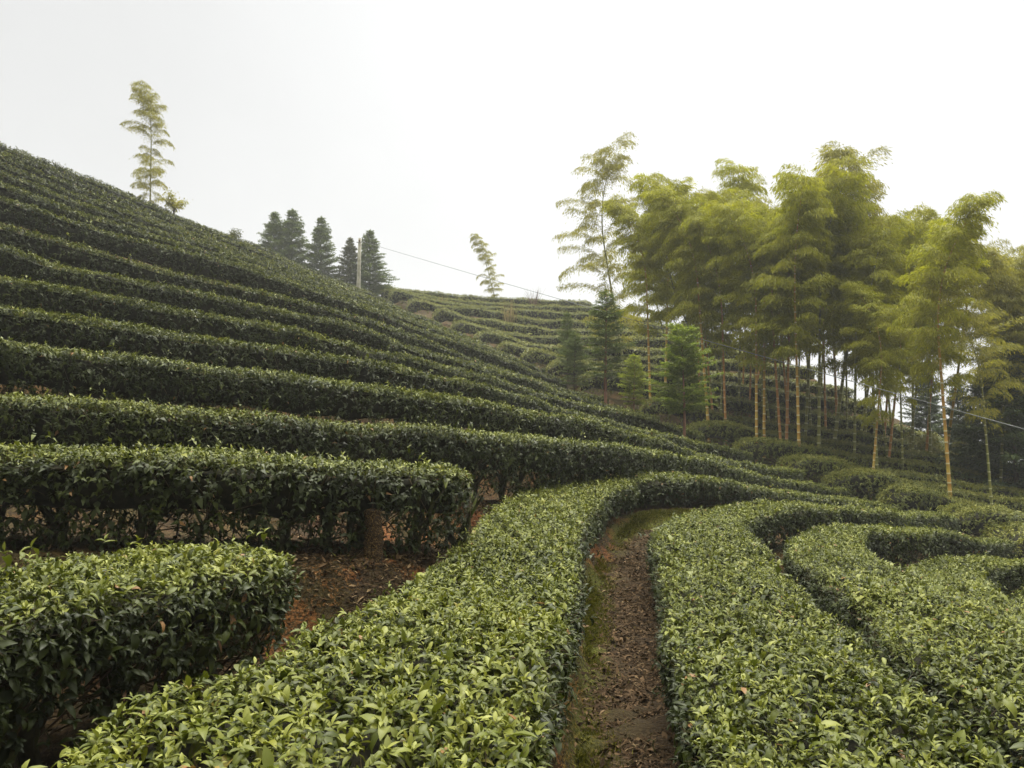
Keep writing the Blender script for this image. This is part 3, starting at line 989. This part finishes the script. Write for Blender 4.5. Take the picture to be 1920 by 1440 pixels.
c, sv = scatter_xy(path, 26000, .3)
xy = c + sv * RNG.normal(-0.08, 0.19, 26000)[:, None]
xy2 = np.stack((RNG.uniform(-3.6, 0.2, 26000), RNG.uniform(3.0, 9.6, 26000)), 1)
xy3 = np.stack((RNG.uniform(1.5, 9, 5000), RNG.uniform(9.5, 17, 5000)), 1)
xy4 = np.stack((RNG.uniform(-2.0, 0.3, 22000), RNG.uniform(4.0, 9.8, 22000)), 1)
xy = np.vstack((xy, xy2, xy3, xy4))
n = len(xy)
z = ground_z(xy)
lm = MB()
az = RNG.uniform(0, 2 * PI, n)
f = np.stack((np.cos(az), np.sin(az), RNG.uniform(-.25, .45, n)), 1)
nn = np.stack((RNG.normal(0, .35, n), RNG.normal(0, .35, n), np.ones(n)), 1)
L = (0.031 * RNG.lognormal(0, .42, n)).clip(.01, .075)
near = np.linalg.norm(xy, axis=1) < 7.5
tint = RNG.beta(2, 2.4, n)
tint[-22000:] = RNG.beta(2, 1.5, 22000)          # paler, drier leaves on the open slope
for sel, lod in ((near, 1), (~near, 2)):
    pp = np.stack((xy[sel, 0], xy[sel, 1], z[sel] + 0.012), 1)
    m = sel.sum()
    leaves(lm, pp, f[sel], nn[sel], L[sel], L[sel] * RNG.uniform(.25, .5, m), RNG.uniform(-.9, 1.1, m), lod, tint=tint[sel].astype(np.float32))
# thin dry stalks among the dead leaves
n = 14000
c, sv = scatter_xy(path, n, .3)
q0 = np.zeros((n, 3))
q0[:, :2] = np.where((RNG.random(n) < .5)[:, None], c + sv * RNG.normal(0.03, .13, n)[:, None], np.stack((RNG.uniform(-2.0, 0, n), RNG.uniform(3.9, 8.8, n)), 1))
q0[:, 2] = ground_z(q0[:, :2]) + 0.012
az = RNG.uniform(0, 2 * PI, n)
q2 = q0 + np.stack((np.cos(az), np.sin(az), RNG.uniform(-.05, .3, n)), 1) * RNG.uniform(.03, .11, n)[:, None]
twigs(lm, q0, .5 * (q0 + q2) + RNG.normal(0, .006, (n, 3)), q2, RNG.uniform(.0009, .0022, n), tint=RNG.uniform(.3, 1, n).astype(np.float32))
lo_ = lm.obj('leaf_litter', M['litter'])
lo_['kind'] = 'stuff'
tag(lo_, 'brown dead leaves and stalks strewn along the trench and under the hedges', 'leaf litter')

rowA = ROWS[0]['pts']
mm = MB()
selA = rowA[(rowA[:, 1] > 1.5) & (rowA[:, 1] < 12.2)]
n = 52000
c, sv = scatter_xy(selA, n, .3)
lane = np.abs(RNG.normal(0, .10, n))
xyA = c + sv * (0.50 + lane)[:, None]
# tufts on the far side of the broad hedge and under the bank behind it
n2_ = 9000
xyB = np.stack((RNG.uniform(-2.6, .6, n2_), RNG.uniform(3.8, 9.6, n2_)), 1)
xyC = np.stack((RNG.uniform(1.6, 7, 6000), RNG.uniform(8.5, 14.5, 6000)), 1)
xy = np.vstack((xyA, xyB, xyC))
pat = noise1(xy[:, 0] * 1.2 + xy[:, 1] * .5, .28, 31) + noise1(xy[:, 1] * 1.1 - xy[:, 0] * .6, .33, 32)
keep = pat + RNG.normal(0, .38, len(xy)) > np.concatenate((np.full(n, -.35), np.full(n2_, .85), np.full(6000, .2)))
xy = xy[keep]
n = len(xy)
z = ground_z(xy)
az = RNG.uniform(0, 2 * PI, n)
f = np.stack((np.cos(az) * .55, np.sin(az) * .55, np.ones(n)), 1) + np.stack((np.full(n, .35), np.full(n, -.2), np.zeros(n)), 1)
nn = np.stack((np.cos(az + 1.5), np.sin(az + 1.5), np.full(n, .4)), 1)
L = RNG.uniform(.018, .060, n)
leaves(mm, np.stack((xy[:, 0], xy[:, 1], z - .004), 1), f, nn, L, L * .15, RNG.uniform(.2, 1.6, n), 2, tint=RNG.beta(1.2, 1.3, n).astype(np.float32))
mo = mm.obj('moss', M['moss'])
mo['kind'] = 'stuff'
tag(mo, 'olive green moss and fine grass on the trench bank', 'moss')

# ------------------------------------------------------------------ bamboo
def bamboo_meshes(seed, dens=1.0, fol_from=.36, bf=1.0, H=9.0):
    rg = np.random.default_rng(seed)
    nod = rg.uniform(0.7, 1.5)
    nodaz = rg.uniform(0, 2 * PI)

    def axis(t):
        b = nod * np.maximum(0, (t - .55) / .45) ** 2.2
        return np.stack((np.cos(nodaz) * b, np.sin(nodaz) * b, H * t - .35 * b), -1)
    cu = MB()
    hs = [0.0]
    while hs[-1] < H * .985:
        hs.append(hs[-1] + .17 + .16 * math.sin(min(1, hs[-1] / H * 1.2) * PI))
    hs = np.minimum(np.array(hs), H)
    pts, rad, ratt = [], [], []
    for z0, z1 in zip(hs[:-1], hs[1:]):
        for zz, k, a in ((z0 + .001, 1.10, 1.0), (z0 + .028, 1.10, 1.0), (z0 + .034, 1.0, 0.0), (z1 - .012, 1.0, 0.0)):
            t = min(zz / H, 1)
            pts.append(axis(np.array(t)))
            rad.append(k * (.047 * (1 - t) ** .8 + .004))
            ratt.append(a)
    tube(cu, np.array(pts), np.array(rad), 8, ringatt=ratt)
    fo = MB()
    az = rg.uniform(0, 6.28)
    nodes = [z for z in hs if z > H * fol_from]
    P_, Fv, N_, Ls = [], [], [], []
    b0, b1, b2 = [], [], []
    for kz, z in enumerate(nodes):
        t = z / H
        o = axis(np.array(t))
        prof = (1 - t) / (1 - fol_from)
        blen = (.12 + 1.75 * math.sin(PI * (.17 + .70 * (1 - prof)))) * rg.uniform(.7, 1.2) * bf
        az += PI + rg.normal(0, .55)
        for tw in (-.95, .0, .95):
            if dens < .96 or bf == .78:
                if rg.random() < .15:
                    continue
                bl = blen * rg.uniform(.35, 1.3)
            else:
                bl = blen * rg.uniform(.5, 1.1)
            a = az + tw + rg.normal(0, .35)
            e0 = rg.uniform(.65, 1.25) + .3 * (1 - prof)
            e1 = rg.uniform(-1.15, -.1)
            k = 9
            s = np.linspace(0, 1, k)
            el = e0 + (e1 - e0) * s
            seg = bl / (k - 1)
            dirs = np.stack((np.cos(a) * np.cos(el), np.sin(a) * np.cos(el), np.sin(el)), 1)
            pp = o + np.concatenate((np.zeros((1, 3)), np.cumsum(dirs[:-1] * seg, 0)))
            b0.append(pp[0]); b1.append(pp[4]); b2.append(pp[8])
            m = int(bl * 260 * dens) + 10
            u = rg.uniform(.12, 1, m) ** .8
            base = np.stack([np.interp(u, s, pp[:, q]) for q in range(3)], 1)
            dr = np.stack([np.interp(u, s, dirs[:, q]) for q in range(3)], 1)
            sidev = np.stack((-np.sin(a) * np.ones(m), np.cos(a) * np.ones(m), np.zeros(m)), 1)
            sp = rg.normal(0, .22, m) * (1.15 - .5 * u)
            base = base + sidev * sp[:, None] + dr * rg.uniform(0, .12, m)[:, None]
            base[:, 2] += rg.normal(0, .035, m) - np.abs(sp) * .45 - rg.exponential(.035, m)
            fv = dr * .8 + sidev * (np.sign(sp) * rg.uniform(0, .9, m))[:, None]
            fv[:, 2] -= rg.uniform(.1, 1.1, m)
            P_.append(base); Fv.append(fv)
            nv = rg.normal(0, .45, (m, 3)); nv[:, 2] += 1
            N_.append(nv)
            Ls.append(rg.uniform(.08, .16, m))
    P_, Fv, N_, Ls = map(np.concatenate, (P_, Fv, N_, Ls))
    leaves(fo, P_, Fv, N_, Ls, Ls * .19, rg.uniform(.2, .9, len(Ls)), 2, tint=rg.beta(2, 2, len(Ls)).astype(np.float32))
    b0, b1, b2 = map(np.array, (b0, b1, b2))
    twigs(fo, b0, b1, b2, np.full(len(b0), .006), tint=np.full(len(b0), .35, np.float32))
    return cu, fo, axis(np.array(1.0))


BAMBOO = []
for k, (dn_, ff, bf) in enumerate([(1.15, .37, .86), (1.25, .40, .82), (1.2, .36, .88), (1.25, .41, .8), (1.15, .35, .88), (1.2, .33, .84), (.6, .40, 1), (1.15, .16, .78), (.95, .12, .95)]):
    cu, fo, tip = bamboo_meshes(200 + k, dn_, ff, bf)
    BAMBOO.append((cu.mesh('culm', M['culm_amber']), fo.mesh('foliage', M['bamboo']), tip))


def plant_bamboo(px, py, d, tx, ty, kind, culm, leaf, label, group=None, girth=1.0, spread=1.0):
    b = P(px, py, d)
    b[2] = ground_z(b[None, :2])[0]
    top = P(tx, ty, d)
    cm, fm, tip = BAMBOO[kind]
    rz = random.uniform(0, 6.28)
    s = (top[2] - b[2]) / tip[2]
    root = empty('bamboo', b, label, 'bamboo', group)
    ca, sa = math.cos(rz), math.sin(rz)
    tipx = (tip[0] * ca - tip[1] * sa) * s * 0.35
    lean = math.atan2(top[0] - b[0] - tipx, top[2] - b[2])
    root.rotation_euler = (Matrix.Rotation(lean, 4, 'Y') @ Matrix.Rotation(rz, 4, 'Z')).to_euler()
    for nm, me, mt, sc_ in (('culm', cm, culm, girth), ('foliage', fm, leaf, spread)):
        o = bpy.data.objects.new(nm, me)
        COL.objects.link(o)
        o.parent = root
        o.material_slots[0].link = 'OBJECT'
        o.material_slots[0].material = M[mt]
        o.scale = (s * sc_, s * sc_, s)
    return root


GB = 'bamboos of the grove beyond the gully'
BB = [
    (1172, 640, 38, 1122, 300, 8, 'culm_green', 'bamboo_pale', 'thin pale bamboo leaning left, standing free at the left end of the grove'),
    (1220, 752, 28.2, 1190, 372, 0, 'culm_amber', 'bamboo', 'amber bamboo rising just behind the small lime fir'),
    (1246, 705, 31.5, 1240, 338, 2, 'culm_amber', 'bamboo', 'thin amber bamboo rising beside the left shoulder of the bright green fir'),
    (1330, 790, 26.6, 1275, 338, 1, 'culm_amber', 'bamboo', 'amber bamboo leaning left behind the bright green fir'),
    (1361, 796, 26.4, 1330, 425, 3, 'culm_rust', 'bamboo', 'rust coloured bamboo standing right of the bright green fir'),
    (1418, 832, 25.0, 1395, 380, 4, 'culm_amber', 'bamboo', 'left bamboo of the amber pair with white rings behind a humped hedge'),
    (1432, 832, 25.3, 1440, 385, 5, 'culm_amber', 'bamboo', 'right, greener bamboo of the pair with white rings behind a humped hedge'),
    (1466, 838, 25.1, 1458, 392, 3, 'culm_rust', 'bamboo', 'left stem of the two touching rust coloured bamboos'),
    (1473, 838, 25.4, 1474, 372, 0, 'culm_rust', 'bamboo', 'right stem of the two touching rust coloured bamboos'),
    (1499, 862, 23.9, 1485, 355, 2, 'culm_amber', 'bamboo', 'tall amber bamboo with white rings in the middle front of the grove'),
    (1533, 845, 24.9, 1550, 335, 4, 'culm_green', 'bamboo', 'green ringed bamboo just right of the tall amber one'),
    (1557, 830, 26.3, 1604, 303, 1, 'culm_green', 'bamboo_pale', 'tall green bamboo leaning right, its crown the highest on the right half'),
    (1630, 892, 22.3, 1648, 530, 5, 'culm_amber', 'bamboo', 'low bright-crowned bamboo with a thin amber stem above a humped hedge'),
    (1645, 878, 23.6, 1640, 420, 2, 'culm_green', 'bamboo', 'green bamboo close behind the low bright-crowned one'),
    (1692, 867, 24.6, 1698, 524, 0, 'culm_green', 'bamboo', 'low green bamboo between the low bright crown and the amber stem'),
    (1784, 937, 20.8, 1762, 398, 3, 'culm_amber', 'bamboo', 'thick amber bamboo with white rings at the right, in front of the cable'),
    (1764, 838, 27.2, 1832, 405, 6, 'culm_amber', 'bamboo_pale', 'thin bamboo behind the thick amber one, its sparse crown leaning right'),
    (1862, 950, 21.0, 1800, 545, 6, 'culm_green', 'bamboo_pale', 'thin dark stemmed bamboo leaning left across the pale gap at right'),
    (1945, 930, 25.0, 1880, 478, 0, 'culm_green', 'bamboo_pale', 'bamboo crown of the right edge, beyond the pale gap'),
    (1905, 915, 27.0, 1880, 500, 4, 'culm_green', 'bamboo_pale', 'drooping bamboo crown just right of the pale gap'),
    (1872, 935, 24.2, 1866, 480, 1, 'culm_green', 'bamboo_pale', 'full bamboo crown rising right of the pale gap, over the cable'),
    (1930, 925, 26.0, 1915, 472, 3, 'culm_green', 'bamboo_pale', 'bamboo crown touching the right picture edge above the dark firs'),
    (2030, 930, 24.0, 1960, 470, 2, 'culm_green', 'bamboo_pale', 'bamboo at the far right, its crown cut by the picture edge'),
]
for px, py, d, tx, ty, kind, cu, lf, lab in BB:
    plant_bamboo(px, py, d, tx, ty, kind, cu, lf, lab, GB)
back = [(1338, 770, 29.5, 1300, 385), (1372, 782, 29, 1215, 355), (1384, 772, 31, 1386, 333), (1392, 768, 33, 1420, 420), (1447, 812, 28.5, 1370, 352), (1454, 806, 30, 1465, 395), (1482, 815, 29, 1440, 400),
        (1521, 815, 30, 1525, 380), (1507, 836, 27, 1515, 352), (1570, 796, 31, 1545, 338), (1576, 788, 33, 1615, 430), (1606, 820, 29, 1660, 410), (1653, 822, 29.5, 1690, 415), (1674, 828, 28.5, 1655, 440),
        (1699, 828, 28, 1745, 415), (1731, 834, 28, 1785, 430), (1355, 760, 34, 1290, 420), (1300, 745, 33, 1255, 400), (1415, 778, 34, 1480, 410), (1540, 790, 34, 1560, 400), (1270, 720, 35, 1205, 415), (1660, 868, 25.6, 1700, 440),
        (1600, 860, 25.2, 1585, 380), (1668, 862, 26, 1600, 470), (1405, 790, 31, 1400, 430), (1430, 795, 32, 1425, 425), (1495, 805, 31.5, 1500, 420), (1548, 812, 29.5, 1540, 425), (1588, 810, 30.5, 1595, 430), (1622, 822, 30, 1625, 430), (1640, 828, 29.5, 1650, 450), (1710, 840, 27.5, 1715, 440), (1350, 780, 28, 1345, 430), (1315, 765, 31, 1310, 420), (1745, 850, 27, 1740, 450), (1840, 900, 26, 1905, 520)]
for k, (px, py, d, tx, ty) in enumerate(back):
    plant_bamboo(px, py, d, tx, ty, k % 6, 'culm_green' if k % 3 else 'culm_rust', 'bamboo', 'slender shaded bamboo standing back inside the dim grove', 'slender bamboos back inside the grove', girth=.9)
plant_bamboo(282, 392, 37, 276, 155, 7, 'culm_green', 'bamboo_pale', 'lone tall feathery bamboo on the skyline of the left slope', None)
plant_bamboo(935, 562, 61, 893, 438, 7, 'culm_green', 'bamboo_pale', 'lone bamboo nodding left on the crest of the distant hill', None)

# ------------------------------------------------------------------ firs
def fir_meshes(seed, H=4.2, bare=.28, R=.95, dens=1.0, nl=.075, pw=.7):
    rg = np.random.default_rng(seed)
    tr = MB()
    zs = np.linspace(-.05, H * .985, 22)
    tube(tr, np.stack((.02 * np.sin(zs * 1.3), .02 * np.cos(zs * 1.7), zs), 1), .052 * (1 - zs.clip(0) / H) ** .85 + .005, 9)
    cr_ = MB()
    P_, Fv, N_, Ls = [], [], [], []
    b0, b1, b2 = [], [], []
    z = H * bare
    while z < H * .97:
        t = (z - H * bare) / (H * (1 - bare))
        Rz = R * ((1 - t) ** pw * (.50 + .50 * min(1, t * 3.6 + .2))) + .05
        nb = rg.integers(4, 8)
        a0 = rg.uniform(0, 6.28)
        for b in range(nb):
            a = a0 + b * 2 * PI / nb + rg.normal(0, .22)
            Lb = Rz * rg.uniform(.55, 1.2)
            e0 = rg.uniform(.15, .45) + .5 * t
            e1 = rg.uniform(-.2, .12) + .35 * t
            k = 6
            s = np.linspace(0, 1, k)
            el = e0 + (e1 - e0) * s
            dirs = np.stack((np.cos(a) * np.cos(el), np.sin(a) * np.cos(el), np.sin(el)), 1)
            o = np.array((0, 0, z + rg.normal(0, .03)))
            pp = o + np.concatenate((np.zeros((1, 3)), np.cumsum(dirs[:-1] * Lb / (k - 1), 0)))
            b0.append(pp[0]); b1.append(pp[3]); b2.append(pp[5])
            sidev = np.array((-math.sin(a), math.cos(a), 0))
            # side twigs clothed in needles
            nt_ = max(3, int(Lb / .085))
            for q in range(nt_):
                u = (q + rg.uniform(.2, .9)) / nt_
                u = .12 + .88 * u
                c0 = np.array([np.interp(u, s, pp[:, w]) for w in range(3)])
                dd = np.array([np.interp(u, s, dirs[:, w]) for w in range(3)])
                for sg in (-1, 1):
                    tl = (.10 + .30 * (1 - u)) * rg.uniform(.6, 1.15) * min(1.0, Lb / .5 + .3)
                    td = nrm(dd * .75 + sidev * sg * rg.uniform(.5, 1.0) + np.array((0, 0, rg.uniform(-.3, .15))))
                    m = int(tl * 85 * dens) + 4
                    v = rg.uniform(0, 1, m)
                    P_.append(c0 + td * (v * tl)[:, None])
                    nd_ = td * 1.0 + rg.normal(0, .5, (m, 3)) * np.array((1, 1, .6))
                    Fv.append(nd_)
                    nv = rg.normal(0, .3, (m, 3)); nv[:, 2] += 1.2
                    N_.append(nv)
                    Ls.append(rg.uniform(.6, 1.2, m) * nl)
        z += rg.uniform(.11, .21) * (1 - .3 * t) * H / 4.2
    m = 60
    P_.append(np.stack((rg.normal(0, .012, m), rg.normal(0, .012, m), rg.uniform(H * .93, H, m)), 1))
    Fv.append(rg.normal(0, .6, (m, 3)) + np.array((0, 0, .8))); N_.append(rg.normal(0, 1, (m, 3))); Ls.append(np.full(m, nl))
    P_, Fv, N_, Ls = map(np.concatenate, (P_, Fv, N_, Ls))
    leaves(cr_, P_, Fv, N_, Ls, Ls * .26, rg.uniform(.1, .7, len(Ls)), 2, tint=rg.beta(2, 2, len(Ls)).astype(np.float32))
    b0, b1, b2 = map(np.array, (b0, b1, b2))
    twigs(cr_, b0, b1, b2, np.full(len(b0), .009), tint=np.full(len(b0), .1, np.float32))
    return tr.mesh('trunk', M['bark_red']), cr_.mesh('crown', M['fir_bright'])


FIRS = [fir_meshes(31, bare=.39, R=1.28, dens=1.0, nl=.085, pw=.55), fir_meshes(32, bare=.38, R=.95, dens=.85, nl=.08), fir_meshes(33, bare=.42, R=1.0, dens=.6, nl=.09), fir_meshes(34, bare=.05, R=1.75, dens=.42, nl=.12, pw=1.0)]


def plant_fir(px, py, d, ty, kind, bark, leaf, label, group=None, wide=1.0, zbase=None):
    b = P(px, py, d)
    b[2] = ground_z(b[None, :2])[0] if zbase is None else zbase
    top = P(px, ty, d)
    s = (top[2] - b[2]) / 4.2
    root = empty('fir_tree', b, label, 'fir tree', group)
    root.rotation_euler = (0, 0, random.uniform(0, 6.28))
    for nm, me, mt in (('trunk', FIRS[kind][0], bark), ('crown', FIRS[kind][1], leaf)):
        o = bpy.data.objects.new(nm, me)
        COL.objects.link(o)
        o.parent = root
        o.material_slots[0].link = 'OBJECT'
        o.material_slots[0].material = M[mt]
        o.scale = (s * wide, s * wide, s)
    return root


GF = 'young firs along the gully'
plant_fir(1283, 828, 21.3, 610, 0, 'bark_red', 'fir_bright', 'bright green bushy young fir with a bare red-brown trunk', GF, .92)
plant_fir(1190, 784, 22.9, 664, 2, 'bark_red', 'fir_lime', 'small lime green young fir with a thin trunk', GF, 1.05)
plant_fir(1137, 764, 24.6, 543, 1, 'bark_red', 'fir_dark', 'tall dark green young fir with a bare pinkish trunk', GF, 1.0)
plant_fir(1078, 738, 26.8, 622, 1, 'bark_grey', 'fir_dark', 'right one of two thin dull green firs left of the tall fir', GF, 1.15)
plant_fir(1064, 732, 27.8, 585, 2, 'bark_grey', 'fir_dark', 'left one of two thin dull green firs left of the tall fir', GF, .7)
GS = 'firs on the skyline behind the left slope'
for px, ty, wd, lf, lab in ((512, 398, .88, 'fir_dark', 'leftmost dark pointed fir on the skyline'), (545, 393, .88, 'fir_dark', 'tallest dark pointed fir on the skyline, beside the leftmost'),
                            (600, 407, .80, 'fir_dark', 'paler pointed fir in the middle of the skyline firs'), (655, 446, .85, 'fir_olive', 'short olive fir just left of the concrete pole'),
                            (692, 432, .95, 'fir_dark', 'broad ragged fir just right of the concrete pole')):
    d = 57
    b = P(px, 548, d)
    plant_fir(px, 560, d, ty, 3, 'bark_grey', lf, lab, GS, wd * 1.1, zbase=P(px, 562, d)[2] - .3)
GR = 'dark conifers at the right edge'
for px, py, d, ty, wd, lab in ((1905, 905, 24.5, 640, 1.15, 'broad dark fir at the right edge below the cable'), (1852, 895, 25.5, 690, 1.0, 'smaller dark fir behind the thin leaning bamboo'),
                               (1800, 860, 33, 705, .8, 'far dark fir seen in the pale gap beside the thick amber bamboo'), (1740, 846, 36, 690, 1.0, 'small dark fir far back between the bamboo stems at right'), (1962, 910, 26, 600, 1.1, 'dark fir mostly cut off by the right picture edge')):
    plant_fir(px, py, d, ty, 3, 'bark_grey', 'fir_old', lab, GR, wd)


# ------------------------------------------------------------------ scrub, small trees, dry grass, brush
def leafy_tree(name, px, py, d, ty, halfw, leaf, bark, label, cat, n=1500, bare=.3, L0=.08, seed=1, group=None):
    rg = np.random.default_rng(seed)
    b = P(px, py, d)
    b[2] = ground_z(b[None, :2])[0]
    H = P(px, ty, d)[2] - b[2]
    R = halfw / F * d
    root = empty(name, b, label, cat, group)
    tr, cr_ = MB(), MB()
    tube(tr, [(0, 0, -.05), (.02 * H, .01, H * .3), (0, .02, H * .6)], [.02 * H + .008, .014 * H + .006, .006 * H + .003], 7)
    tips = []
    for k in range(14):
        a = rg.uniform(0, 6.28); el = rg.uniform(.15, 1.35)
        z0 = H * rg.uniform(bare * .6, .6)
        ln = rg.uniform(.5, 1.0)
        e = np.array((math.cos(a) * math.cos(el) * R * ln, math.sin(a) * math.cos(el) * R * ln, z0 + (H - z0) * math.sin(el) * ln))
        o = np.array((0, 0, z0))
        tube(tr, [o, .5 * (o + e) + rg.normal(0, .03 * R, 3), e], [.008 * H + .003, .005 * H + .002, .003], 5)
        tips.append((o, e))
    which = rg.integers(0, 14, n)
    u = rg.uniform(.35, 1.08, n)
    o = np.array([t[0] for t in tips])[which]; e = np.array([t[1] for t in tips])[which]
    p = o + (e - o) * u[:, None] + rg.normal(0, .13 * R, (n, 3))
    p[:, 2] = np.maximum(p[:, 2], H * bare * .6)
    f = rg.normal(0, 1, (n, 3)); f[:, 2] -= .2
    nn = rg.normal(0, .5, (n, 3)); nn[:, 2] += 1
    L = L0 * rg.uniform(.6, 1.3, n)
    leaves(cr_, p, f, nn, L, L * .42, rg.uniform(.2, 1.2, n), 2, tint=rg.beta(2, 2, n).astype(np.float32))
    tr.obj('trunk', M[bark], root)
    cr_.obj('crown', M[leaf], root)
    return root


leafy_tree('small_tree', 325, 415, 36.5, 358, 30, 'bamboo_pale', 'bark_grey', 'small two-stemmed tree beside the lone bamboo on the left skyline', 'tree', n=900, bare=.45, L0=.11, seed=3)
leafy_tree('shrub', 430, 448, 41, 428, 26, 'fir_olive', 'bark_grey', 'low grey-green shrub peeking over the left skyline', 'shrub', n=1400, bare=.05, L0=.10, seed=4)
for k, (px, py, d, ty, hw, lab) in enumerate(((1735, 852, 28.6, 800, 40, 'pale scrubby bush between the bamboos in the bright gap'), (1790, 868, 27.8, 818, 40, 'pale scrubby bush behind the thick amber bamboo'),
                                              (1832, 893, 26.2, 846, 36, 'pale scrubby bush left of the dark firs'), (1880, 908, 25.2, 870, 40, 'low pale bush under the dark firs'))):
    leafy_tree('shrub', px, py, d, ty, hw, 'scrub', 'bark_grey', lab, 'shrub', n=2600, bare=.02, L0=.10, seed=20 + k, group='pale bushes at the end of the grove')


def tuft(name, px, py, d, ty, halfw, n, mat, label, cat, w=.012, seed=1, droop=.3):
    rg = np.random.default_rng(seed)
    b = P(px, py, d)
    b[2] = ground_z(b[None, :2])[0]
    H = P(px, ty, d)[2] - b[2]
    R = halfw / F * d
    mb = MB()
    p = np.stack((rg.normal(0, R * .4, n), rg.normal(0, R * .4, n), np.full(n, -.02)), 1)
    f = np.stack((rg.normal(0, droop, n), rg.normal(0, droop, n), np.ones(n)), 1)
    nn = rg.normal(0, 1, (n, 3))
    L = H * rg.uniform(.45, 1.05, n)
    leaves(mb, p, f, nn, L, np.full(n, w) * rg.uniform(.7, 1.3, n), rg.uniform(.0, .6, n), 1, tint=rg.uniform(0, 1, n).astype(np.float32))
    o = mb.obj(name, M[mat])
    o.location = b
    return tag(o, label, cat)


tuft('dry_grass', 955, 592, 49, 555, 14, 60, 'straw', 'tall clump of straw grass on the distant hill', 'grass tuft', w=.03, seed=5, droop=.12)
tuft('dry_grass', 825, 572, 55, 552, 12, 60, 'straw', 'small clump of straw grass near the left of the distant hill crest', 'grass tuft', w=.03, seed=6, droop=.2)
# leafless shrub on the crest
mb = MB()
rg = np.random.default_rng(9)
for k in range(46):
    a = rg.uniform(0, 6.28); sp = rg.uniform(.1, .95); hh = rg.uniform(.7, 1.5)
    e = np.array((math.cos(a) * sp, math.sin(a) * sp, hh))
    tube(mb, [(rg.normal(0, .08), rg.normal(0, .08), -.05), e * .5 + rg.normal(0, .05, 3), e], [.014, .010, .005], 4, tint=rg.uniform(0, 1))
bs_ = mb.obj('bare_shrub', M['brush'])
b = P(1002, 566, 58.5); b[2] = ground_z(b[None, :2])[0]
bs_.location = b
bs_.scale = (1, 1, (P(1002, 540, 58.5)[2] - b[2]) / 1.4)
tag(bs_, 'leafless twiggy shrub on the crest of the distant hill', 'shrub')
# heaps of cut brown brush at the gully
for px, py, d, hw, hh, n, sd_, lab in ((1742, 990, 17.2, 34, .30, 700, 41, 'brown heap of dry brush at the foot of the bushy hedge'), (1648, 957, 19.6, 18, .22, 350, 42, 'small brown heap of dry brush behind the end of a hedge')):
    rg = np.random.default_rng(sd_)
    b = P(px, py, d); b[2] = ground_z(b[None, :2])[0]
    R = hw / F * d
    mb = MB()
    p0 = np.stack((rg.normal(0, R * .5, n), rg.normal(0, .3, n), np.zeros(n)), 1)
    p0[:, 2] = hh * np.exp(-(p0[:, 0] / R) ** 2) * rg.uniform(0, 1, n)
    dv = np.stack((rg.normal(0, 1, n), rg.normal(0, .7, n), rg.normal(.15, .35, n)), 1) * rg.uniform(.06, .2, n)[:, None]
    twigs(mb, p0, p0 + dv * .5 + rg.normal(0, .015, (n, 3)), p0 + dv, rg.uniform(.003, .008, n), tint=rg.uniform(0, 1, n).astype(np.float32))
    o = mb.obj('brush_pile', M['brush']); o.location = b
    tag(o, lab, 'brush pile')

# ------------------------------------------------------------------ concrete pole and cable
pd = 50.0
b = P(672, 541, pd)
top = P(674.5, 447, pd)
gzp = ground_z(b[None, :2])[0]
b[2] = min(b[2], gzp) - .1
pole = empty('utility_pole', b, 'pale concrete utility pole standing on the skyline among the firs', 'utility pole')
hp = top[2] - b[2]
mb = MB()
tube(mb, [(0, 0, 0), (0.02, 0, hp * .5), (0.05, 0, hp), (0.05, 0, hp + .02)], [.135, .115, .10, .06], 14)
mb.obj('shaft', M['concrete'], pole)
mb = MB()
tube(mb, [(-.14, -.11, hp - .28), (.24, -.11, hp - .28)], [.03, .03], 4)
mb.obj('bracket', M['steel'], pole)
mb = MB()
tube(mb, [(.05, -.11, hp - .26), (.05, -.11, hp - .16), (.05, -.11, hp - .1)], [.05, .06, .03], 8)
mb.obj('insulator', M['ceramic'], pole)
a0 = np.array((b[0] + .05, b[1] - .11, b[2] + hp - .18))
a1 = P(2120, 860, 16.5)
t = np.linspace(0, 1, 60)[:, None]
cb = a0 + (a1 - a0) * t
cb[:, 2] -= .25 * 4 * (t[:, 0] * (1 - t[:, 0])) * .3
mb = MB()
tube(mb, cb, np.full(60, .011), 6)
tag(mb.obj('overhead_cable', M['cable']), 'grey overhead cable slung from the pole down across the grove', 'cable')

# ------------------------------------------------------------------ thin hill mist
hm, nt, out = new_mat('mist_air')
vol = nd(nt, 'ShaderNodeVolumePrincipled')
vol.inputs['Color'].default_value = (0.97, 0.98, 1.0, 1)
vol.inputs['Density'].default_value = 0.0014
vol.inputs['Anisotropy'].default_value = 0.2
nt.links.new(vol.outputs[0], out.inputs['Volume'])
hb = MB()
x0, x1, y0, y1, z0, z1 = -178, 178, -178, 178, -24, 26
vv = [(x, y, z) for z in (z0, z1) for y in (y0, y1) for x in (x0, x1)]
hb.add(vv, [(0, 2, 3, 1), (4, 5, 7, 6), (0, 1, 5, 4), (2, 6, 7, 3), (0, 4, 6, 2), (1, 3, 7, 5)])
hz = hb.obj('haze', hm, smooth=False)
hz['kind'] = 'stuff'
print('faces', sum(len(o.data.polygons) for o in bpy.data.objects if o.type == 'MESH'))
